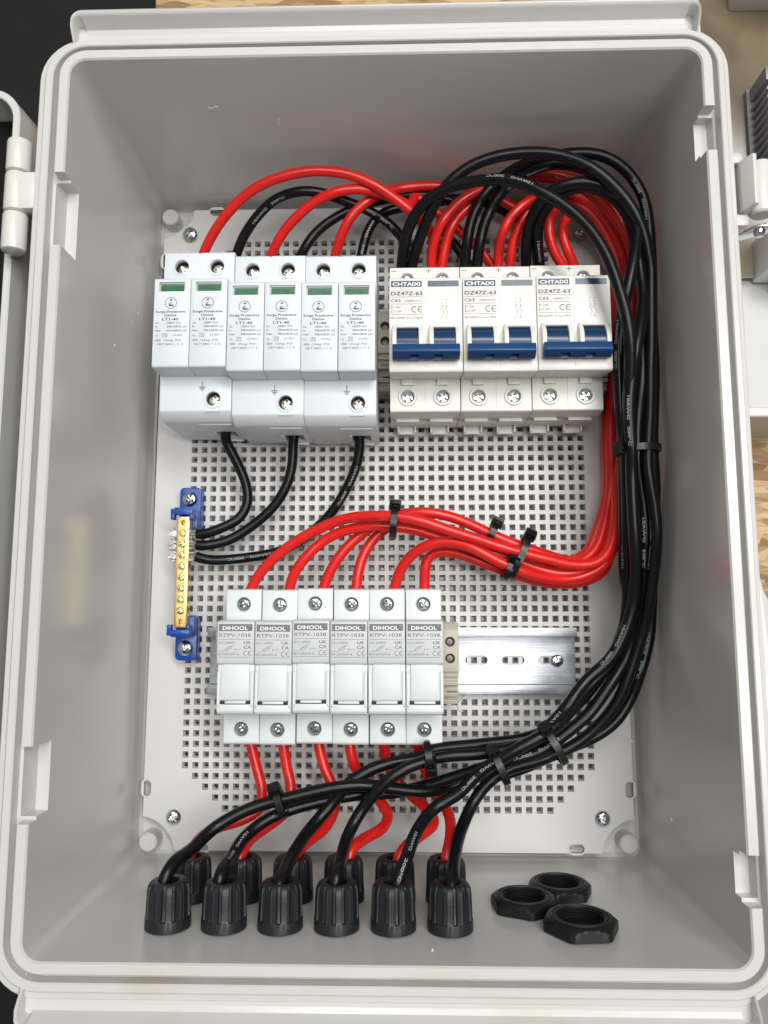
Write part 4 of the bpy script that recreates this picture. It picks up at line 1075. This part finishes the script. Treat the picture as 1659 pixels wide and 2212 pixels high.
# fuse 6
mk(za([(1120, 790, 20), (1098, 718, 24), (1060, 630, 28), (1035, 540, 30), (1045, 465, 30), (1110, 430, 28), (1200, 490, 24), (1270, 600, 20), (1310, 750, 16)]),
   [(1325, 700, 9), (1316, 800, 6), (1310, 900, 6), (1326, 990, 8), (1332, 1070, 12), (1322, 1150, 16)] + zc([(1480, 440, 20), (1370, 510, 22), (1230, 530, 24), (1100, 515, 27), (980, 480, 30), (860, 435, 32), (740, 390, 32), (640, 355, 31), (550, 338, 30), (475, 345, 29), (425, 385, 28), (410, 450, 27), (408, 530, 25), (405, 620, 24)]),
   0, 0, 'red wire with the tightest bend, into the sixth fuse holder')

# six red tails from the fuse holders into the rear glands (picture coordinates)
TG = 'red wires from the fuse holders to the rear glands'
tails = [
 ([(540, 1596, 21), (545, 1620, 21), (556, 1665, 21), (565, 1705, 22), (560, 1745, 24), (520, 1770, 28), (470, 1788, 34), (430, 1815, 42), (410, 1850, 50), (403, 1870, 50), (402, 1895, 50)], 'left end of the row, bending far left', (562, 1665, 20, True)),
 ([(610, 1596, 21), (613, 1620, 21), (620, 1660, 21), (630, 1700, 22), (622, 1750, 26), (580, 1785, 32), (540, 1812, 40), (517, 1850, 50), (511, 1870, 50), (509, 1895, 50)], 'second from the left end of the row', None),
 ([(686, 1596, 21), (690, 1620, 21), (702, 1665, 22), (720, 1700, 24), (726, 1740, 28), (705, 1785, 34), (668, 1815, 42), (638, 1845, 50), (629, 1870, 50), (625, 1895, 50)], 'third from the left end of the row', None),
 ([(755, 1596, 21), (757, 1622, 21), (770, 1665, 20), (805, 1710, 20), (838, 1760, 26), (828, 1790, 34), (790, 1812, 40), (760, 1835, 48), (750, 1868, 50), (744, 1895, 50)], 'fourth from the left, swinging out in an S', (805, 1812, 10, True)),
 ([(828, 1596, 21), (830, 1622, 20), (845, 1670, 18), (880, 1712, 18), (925, 1750, 24), (940, 1778, 32), (905, 1805, 40), (872, 1832, 48), (858, 1862, 50), (852, 1895, 50)], 'fifth from the left, crossing its neighbour', (828, 1640, 25, True)),
 ([(900, 1596, 21), (905, 1622, 20), (920, 1665, 20), (945, 1715, 22), (968, 1755, 30), (972, 1800, 42), (964, 1850, 50), (962, 1870, 50), (961, 1895, 50)], 'right end of the row, dropping straight down', None)]
for pts, lb, prn in tails:
    wire('red_wire', pts, 'red', 'red wire below the fuse holders, ' + lb, TG, [prn + (T10,)] if prn else ())

# earth wires from the surge protectors to the brass bar
EG = 'black earth wires to the brass bar'
def pt(x, y, z): return (x, y, z, 1)
ew = [([pt(-84.9, 12, 26), pt(-84.6, 3, 25)] + [(488, 950, 23), (510, 995, 19), (530, 1045, 16), (533, 1085, 15), (515, 1120, 16), (475, 1143, 17)] + [pt(-97.5, -49.5, 17.2), pt(-101.0, -49.2, 17)], 'first surge protector, uppermost at the bar', ()),
      ([pt(-49.2, 12, 21), pt(-49.2, 3, 20)] + [(634, 955, 19), (632, 1000, 17), (618, 1050, 15), (590, 1095, 14), (545, 1135, 14), (490, 1168, 15)] + [pt(-97.5, -55.6, 17), pt(-101.0, -55.2, 17)], 'middle surge protector, second at the bar', ()),
      ([pt(-14.3, 12, 18), pt(-14.4, 3, 17)] + [(777, 955, 16), (772, 1000, 13), (750, 1055, 10), (715, 1110, 8), (670, 1150, 7), (610, 1188, 8), (540, 1205, 10), (475, 1210, 14)] + [pt(-97.0, -62.6, 17), pt(-101.0, -61.3, 17)], 'third surge protector, passing under the red wires', ((752, 1050, -12, False, T10), (537, 1205, 0, False, T10)))]
for pts, lb, prn in ew:
    wire('black_wire', pts, 'black', 'black earth wire from the ' + lb, EG, prn)
# frayed strands sticking out of the bar on the left
for k, y in enumerate((-49.4, -55.2, -61.2)):
    fr = MB(); random.seed(20 + k)
    for q in range(80):
        x0, z0 = -109.7, 17 + random.uniform(-1, 1); y0 = y + random.uniform(-1.3, 1.3)
        L = random.uniform(2.5, 6.8); P = [Vector((x0, y0, z0))]
        d = Vector((-1, random.uniform(-.38, .38), random.uniform(-.25, .45))).normalized()
        for s_ in range(4):
            d = (d + Vector((0, random.uniform(-.28, .28), random.uniform(-.25, .25)))).normalized(); P.append(P[-1] + d * L / 4)
        n = 4
        rings = []
        for i, p in enumerate(P):
            t = (P[min(i + 1, 4)] - P[max(i - 1, 0)]).normalized(); a = t.orthogonal().normalized(); c2 = t.cross(a)
            rings.append([p + (a * math.cos(2 * math.pi * j / n) + c2 * math.sin(2 * math.pi * j / n)) * .15 for j in range(n)])
        fr.loft(rings, cap0=True, cap1=True)
    for q in range(16):                                                   # a few also show on the wire side
        y0 = y + random.uniform(-2.2, 2.2); z0 = 17 + random.uniform(-1.5, 2.4)
        fr.loft([[Vector((x, y0 + a * .12 + (x + 104) * random.uniform(-.1, .1), z0 + c2 * .12)) for a, c2 in ((-1, -1), (1, -1), (1, 1), (-1, 1))] for x in (-104.4, -102.8, -100.9)])
    fr.recalc()
    own = [o for o in bpy.data.objects if o.get('group') == EG][k]
    bmesh.ops.translate(fr.bm, vec=-own.location / S, verts=fr.bm.verts)
    fr.build('frayed_strands', 'strand', own)

# ------------------------------------------------------------------ cable ties
def tie(u, v, z, dirdeg, a, bb, headdeg, label, hs=1.0, tail=True):
    c0 = at(u, v, z)
    r = thing('cable_tie', label, 'cable tie', c0, 'black cable ties')
    d = Vector((math.cos(math.radians(dirdeg)), math.sin(math.radians(dirdeg)), 0)); p = Vector((-d.y, d.x, 0)); zz = Vector((0, 0, 1))
    b = MB(); N = 40; w = 1.75; th = 1.0
    rings = []
    for i in range(N):
        t = 2 * math.pi * i / N
        ex = math.copysign(abs(math.cos(t)) ** .8, math.cos(t)); ey = math.copysign(abs(math.sin(t)) ** .8, math.sin(t))
        rings.append([p * (ex * (a + k)) + zz * (ey * (bb + k)) + d * q for k, q in ((0, -w), (th, -w * .92), (th, w * .92), (0, w))])
    b.loft(rings + [rings[0]])
    # ratchet teeth on the last third of the strap
    for i in range(30):
        t = math.radians(headdeg - 30 - i * 5.2); ex, ey = math.cos(t), math.sin(t)
        ex = math.copysign(abs(ex) ** .8, ex); ey = math.copysign(abs(ey) ** .8, ey)
        o_ = p * (ex * (a + th + .05)) + zz * (ey * (bb + th + .05)); nn = (p * (ex / a) + zz * (ey / bb)).normalized(); tt = d.cross(nn)
        m4 = Matrix((( *[tt[0], d[0], nn[0]], o_[0]), (*[tt[1], d[1], nn[1]], o_[1]), (*[tt[2], d[2], nn[2]], o_[2]), (0, 0, 0, 1)))
        b.box(-.16, .16, -1.2, 1.2, -.2, .22, M4=m4)
    b.recalc().build('strap', 'tie', r)
    t = math.radians(headdeg); ex, ey = math.cos(t), math.sin(t)
    ex = math.copysign(abs(ex) ** .8, ex); ey = math.copysign(abs(ey) ** .8, ey)
    nn = (p * (ex / a) + zz * (ey / bb)).normalized(); tt = d.cross(nn)
    o_ = p * (ex * (a + .2)) + zz * (ey * (bb + .2)) + nn * 1.6 * hs
    # the open end of the head looks along the strap, turned to the viewer
    h = MB(); m4 = Matrix(((tt[0], d[0], nn[0], o_[0]), (tt[1], d[1], nn[1], o_[1]), (tt[2], d[2], nn[2], o_[2]), (0, 0, 0, 1)))
    h.box(-2.6 * hs, 2.6 * hs, -2.9 * hs, 2.9 * hs, -2.3 * hs, 2.5 * hs, .6, 2)
    h.recalc(); bmesh.ops.transform(h.bm, matrix=m4, verts=h.bm.verts)
    ho = h.build('head', 'tie', r)
    c = MB(); s_ = 1 if tt.z > 0 else -1
    c.box(min(0, s_ * 4), max(0, s_ * 4), -1.7 * hs, 1.7 * hs, -1.1 * hs, 1.2 * hs); c.box(min(s_ * 1.5, s_ * 4), max(s_ * 1.5, s_ * 4), -2.2 * hs, 2.2 * hs, .6, 1.5)
    c.recalc(); bmesh.ops.transform(c.bm, matrix=m4, verts=c.bm.verts)
    carve(ho, c)
    print('HEAD', len(ho.data.vertices), label[:20])
    pw = MB(); pw.box(min(0, s_ * 2.3), max(0, s_ * 2.3), -1.0, 1.0, -.3, .5, .15); bmesh.ops.transform(pw.bm, matrix=m4, verts=pw.bm.verts)
    pw.recalc().build('pawl', 'tie', ho)
    return r
tie(851, 1129, 40, -5, 7.0, 8.2, 22, 'black cable tie at the crest of the red bundle, farthest left of the red ones')
tie(1062, 1152, 39, -27, 4.2, 5.0, 15, 'small black cable tie on the upper red wires, between crest and dip')
tie(1121, 1203, 38, -25, 11.0, 9.2, 28, 'long black cable tie round all six red wires')
tie(1098, 1228, 38, -25, 5.2, 7.6, 52, 'black cable tie on the two lower red wires, touching the long tie')
tie(1326, 893, 12, 92, 3.6, 9, 48, 'black cable tie on the red wires beside the third breaker')
tie(1378, 972, 56, 92, 9.6, 8.6, 28, 'black cable tie round the black bundle by the right wall')
tie(1194, 1606, 46, 30, 9.6, 10.6, 38, 'black cable tie where the black bundle turns left, near the lower right')
tie(1077, 1652, 47, 24, 8.6, 10.4, 42, 'black cable tie on the lower black wires, above the forking pair')
tie(926, 1633, 42, 8, 5.8, 6.6, 128, 'black cable tie below the last fuse holder, its head hanging down')
tie(606, 1733, 50, 20, 6.2, 4.6, 30, 'black cable tie on the two long black wires at the lower left')

# ------------------------------------------------------------------ glands on the lower wall
YF = BY0 - .9
def gland(loc, label):
    r = thing('cable_gland', label, 'cable gland', loc, 'ribbed black cable glands on the lower wall')
    b = MB(); N = 144; H = 18.5
    prof_ = [(9.6, 0, 0), (9.6, .3, 0), (9.5, 4.2, 0), (9.4, 4.5, .7), (9.3, 5.2, 1), (9.15, 10, 1), (9.0, 14.5, 1), (8.75, 16.2, .9), (8.3, 17.3, .5), (7.5, 18.2, .1), (6.4, 18.5, 0), (4.5, 18.3, 0), (4.2, 17.9, 0), (4.1, 10, 0), (0.01, 10, 0)]
    rings = []
    for rad, h, gm in prof_:
        ring = []
        for i in range(N):
            t = 2 * math.pi * i / N
            k = (t * 14 / (2 * math.pi)) % 1.0
            gr_ = .85 if k < .30 else (0.0 if k < .40 or k > .90 else .16)
            rr_ = rad - gr_ * gm
            ring.append((rr_ * math.sin(t), h, rr_ * math.cos(t)))
        rings.append(ring)
    b.loft(rings, cap0=True); b.recalc()
    b.build('compression_nut', 'gland', r, smooth=28)
    rg = MB(); rg.lathe([(4.3, 16.5), (4.2, 17.7), (3.3, 17.3), (2.9, 14)], axis='y', n=32); rg.recalc().build('rubber_seal', 'mat_black', r)
    return r
front = 'first from the left,second from the left,third from the left,fourth from the left,fifth from the left,rightmost'.split(',')
g0f = gland((-90.6, YF, 82), 'black ribbed gland in the front row, first from the left, holding a black wire')
for i in range(1, 6):
    c_ = copy_tree(g0f); c_.location = Vector((-90.6 + 23.78 * i, YF, 82)) * S; c_.rotation_euler = (0, random.uniform(0, 6), 0)
    c_['label'] = 'black ribbed gland in the front row, %s, holding a black wire' % front[i]
for i in range(6):
    c_ = copy_tree(g0f); c_.location = Vector((-89.6 + 23.6 * i, YF + .2, 50.3)) * S; c_.rotation_euler = (0, random.uniform(0, 6), 0)
    c_['label'] = 'ribbed gland in the rear row, %s, holding a red wire' % front[i]
# ------------------------------------------------------------------ three loose lock nuts
def locknut(x, z, R, rot, label):
    r = thing('lock_nut', label, 'nut', (x, YF + .1, z), 'black lock nuts on the lower wall'); r.rotation_euler = (0, rot, 0)
    b = MB(); N = 96; H = 5.6
    def rad(t, h):
        k = (t + math.pi / 6) % (math.pi / 3) - math.pi / 6
        hexr = R * .90 / math.cos(k)
        return min(hexr, R * (1.0 if h < 3.2 else 1.0 - (h - 3.2) * .075))
    rings = []
    for h in (0, .5, 3.2, 3.9, 4.5, 5.0):
        rings.append([(rad(2 * math.pi * i / N, h) * math.sin(2 * math.pi * i / N), h, rad(2 * math.pi * i / N, h) * math.cos(2 * math.pi * i / N)) for i in range(N)])
    for rr_, h in ((R * .80, H - .35), (R * .785, H), (R * .74, H), (R * .73, H - .55), (R * .71, H - .55), (R * .70, H - .1), (R * .66, H - .1), (R * .645, H - .5), (R * .645, 0)):
        rings.append([(rr_ * math.sin(2 * math.pi * i / N), h, rr_ * math.cos(2 * math.pi * i / N)) for i in range(N)])
    b.loft(rings); b.recalc(); b.build('ring', 'nut', r, smooth=25)
    th = MB()
    for k in range(4):
        h = .8 + k * 1.15
        th.lathe([(R * .648, h - .5), (R * .61, h), (R * .648, h + .5)], axis='y', n=48)
    th.recalc().build('thread', 'nut', r, smooth=25)
    MB().cyl((0, 0, 0), R * .64, .02, .6, axis='y', n=40).recalc().build('bore', 'gland', r)
locknut(82.0, 40.5, 15.2, .15, 'black hex lock nut farthest back on the lower wall, near the plate')
locknut(62.6, 58.5, 15.2, .62, 'black hex lock nut nearest the glands, left one of the three nuts')
locknut(82.6, 81.5, 15.8, 0.1, 'black hex lock nut nearest the front rim, largest looking of three')

# ------------------------------------------------------------------ plastic shavings stuck on walls and modules
random.seed(11)
for (u, v, x, y, z, L, w, rot, lb) in ((0, 0, -83, 149.0, 85, 5, .35, .2, 'tiny curled plastic shaving on the top wall, left one'), (0, 0, -52, 148.7, 72, 5, .3, 1.2, 'tiny curled plastic shaving on the top wall, right one')):
    b = MB()
    P = [Vector((x + L * (k / 6) * math.cos(rot) + .5 * math.sin(k), y - .5, z + L * (k / 6) * math.sin(rot) + .5 * math.cos(k * 1.3))) for k in range(7)]
    b.loft([[p + Vector((a * w, c2 * .2, c3 * w)) for a, c2, c3 in ((-1, 0, -.4), (0, -1, 0), (1, 0, .4), (0, 1, 0))] for p in P], cap0=True, cap1=True)
    tag(b.recalc().build('plastic_shaving', 'lint'), lb, 'shaving', 'plastic shavings')
b = MB(); P = [at(684 + 9 * math.cos(k * .5) - k * 2.2, 1500 + 8 * k - 20, .6) for k in range(6)]
P = [at(1000 - 4 + [8, 2, -3, -5, -4, 2][k], 1503 + k * 7, .9) for k in range(6)]
b.loft([[p + Vector((a * .5, 0, c2 * .3)) for a, c2 in ((-1, 0), (0, -1), (1, 0), (0, 1))] for p in P], cap0=True, cap1=True)
tag(b.recalc().build('plastic_shaving', 'lint'), 'small white plastic curl just below the lower rail', 'shaving', 'plastic shavings')
b = MB(); P = [at(1352 + [0, 5, 10, 14][k], 1598 + [2, -2, 0, 6][k], .7) for k in range(4)]
b.loft([[p + Vector((a * .6, 0, c2 * .4)) for a, c2 in ((-1, 0), (0, -1), (1, 0), (0, 1))] for p in P], cap0=True, cap1=True)
tag(b.recalc().build('plastic_shaving', 'lint'), 'small white plastic scrap on the right edge of the plate', 'shaving', 'plastic shavings')

for (x, y, z, w, lb) in ((BX0 - .4, 72, 22, .7, 'tiny white plastic crumb on the left wall beside the first surge protector'), (BX0 - .5, 64, 30, .5, 'tinier white plastic crumb on the left wall, just below another one'),
                         (BX0 - .9, 43, 52, .6, 'white speck low on the left wall, level with the surge protector labels'), (20, BY0 + .2 - 1.9, 101, .6, 'white speck on the lower wall in front of the rightmost gland'),
                         (BX1 + .9, -188, 40, .6, 'white speck at the bottom of the right wall above the lower wall')):
    b = MB(); bmesh.ops.create_icosphere(b.bm, subdivisions=2, radius=w)
    for v in b.bm.verts: v.co = Vector((v.co.x * .6, v.co.y * 1.1, v.co.z)) * random.uniform(.6, 1.3)
    tag(b.build('plastic_shaving', 'lint', loc=(x, y, z)), lb, 'shaving', 'plastic shavings')

# ------------------------------------------------------------------ things on the bench to the right
tr = thing('open_tray', 'second grey enclosure standing open to the right, with a tan film inside', 'enclosure', (290, 170, -14.2))
def Tb(mb, nm, m, smooth=30):
    bmesh.ops.translate(mb.bm, vec=(-290, -170, 14.2), verts=mb.bm.verts); return mb.build(nm, m, tr, smooth=smooth)
b = MB()
rr = [rrect(171 - o, 460 + o, 12 - o, 340 + o, r, z, 6) for o, z, r in ((-5, -10, 4), (0, -8, 6), (0, 39.2, 6), (.6, 40, 6), (4.4, 40, 9), (5, 39.2, 9), (4, -14.2, 8))]
v_ = b.loft(rr); b.bm.faces.new(v_[0]); b.bm.faces.new(v_[-1][::-1]); Tb(b.recalc(), 'shell', 'tray')
b = MB(); b.box(178, 455, 100, 335, -6, -4, .4); Tb(b, 'film', 'tan')
b = MB(); b.box(212, 222, 98, 122, -8, 26, 1.5).box(222, 236, 92, 116, -8, 18, 1.5); Tb(b.recalc(), 'bracket', 'tray')
b = MB(); b.box(206, 260, 268, 290, -5, 30, 2); Tb(b.recalc(), 'bracket', 'tray')
hs_ = thing('heatsink', 'dark grey finned heatsink standing in the tray on the right', 'heatsink', (230, 180, -4))
b = MB(); b.box(-18, 42, -36, 34, 0, 4); 
b.box(-16, 42, 26, 34, 3, 24, .3)
for k in range(12): b.box(-16, 42, 20.0 - k * 5.0, 22.2 - k * 5.0, 3, 24, .25)
b.recalc().build('fins', 'sink', hs_)
b = MB(); b.prism([(p[0], p[1]) for p in rrect(168, 420, -430, -262, 8, 0, 5)], -14.2, 6, axis='z', bev=1.2)
bx = b.recalc().build('card_box', 'grey_tray'); tag(bx, 'flat grey box on the bench beyond the lower right corner', 'box')

for o in list(bpy.data.objects):
    if o.type == 'EMPTY' and o.get('label') == 'x': print('unlabelled', o.name)
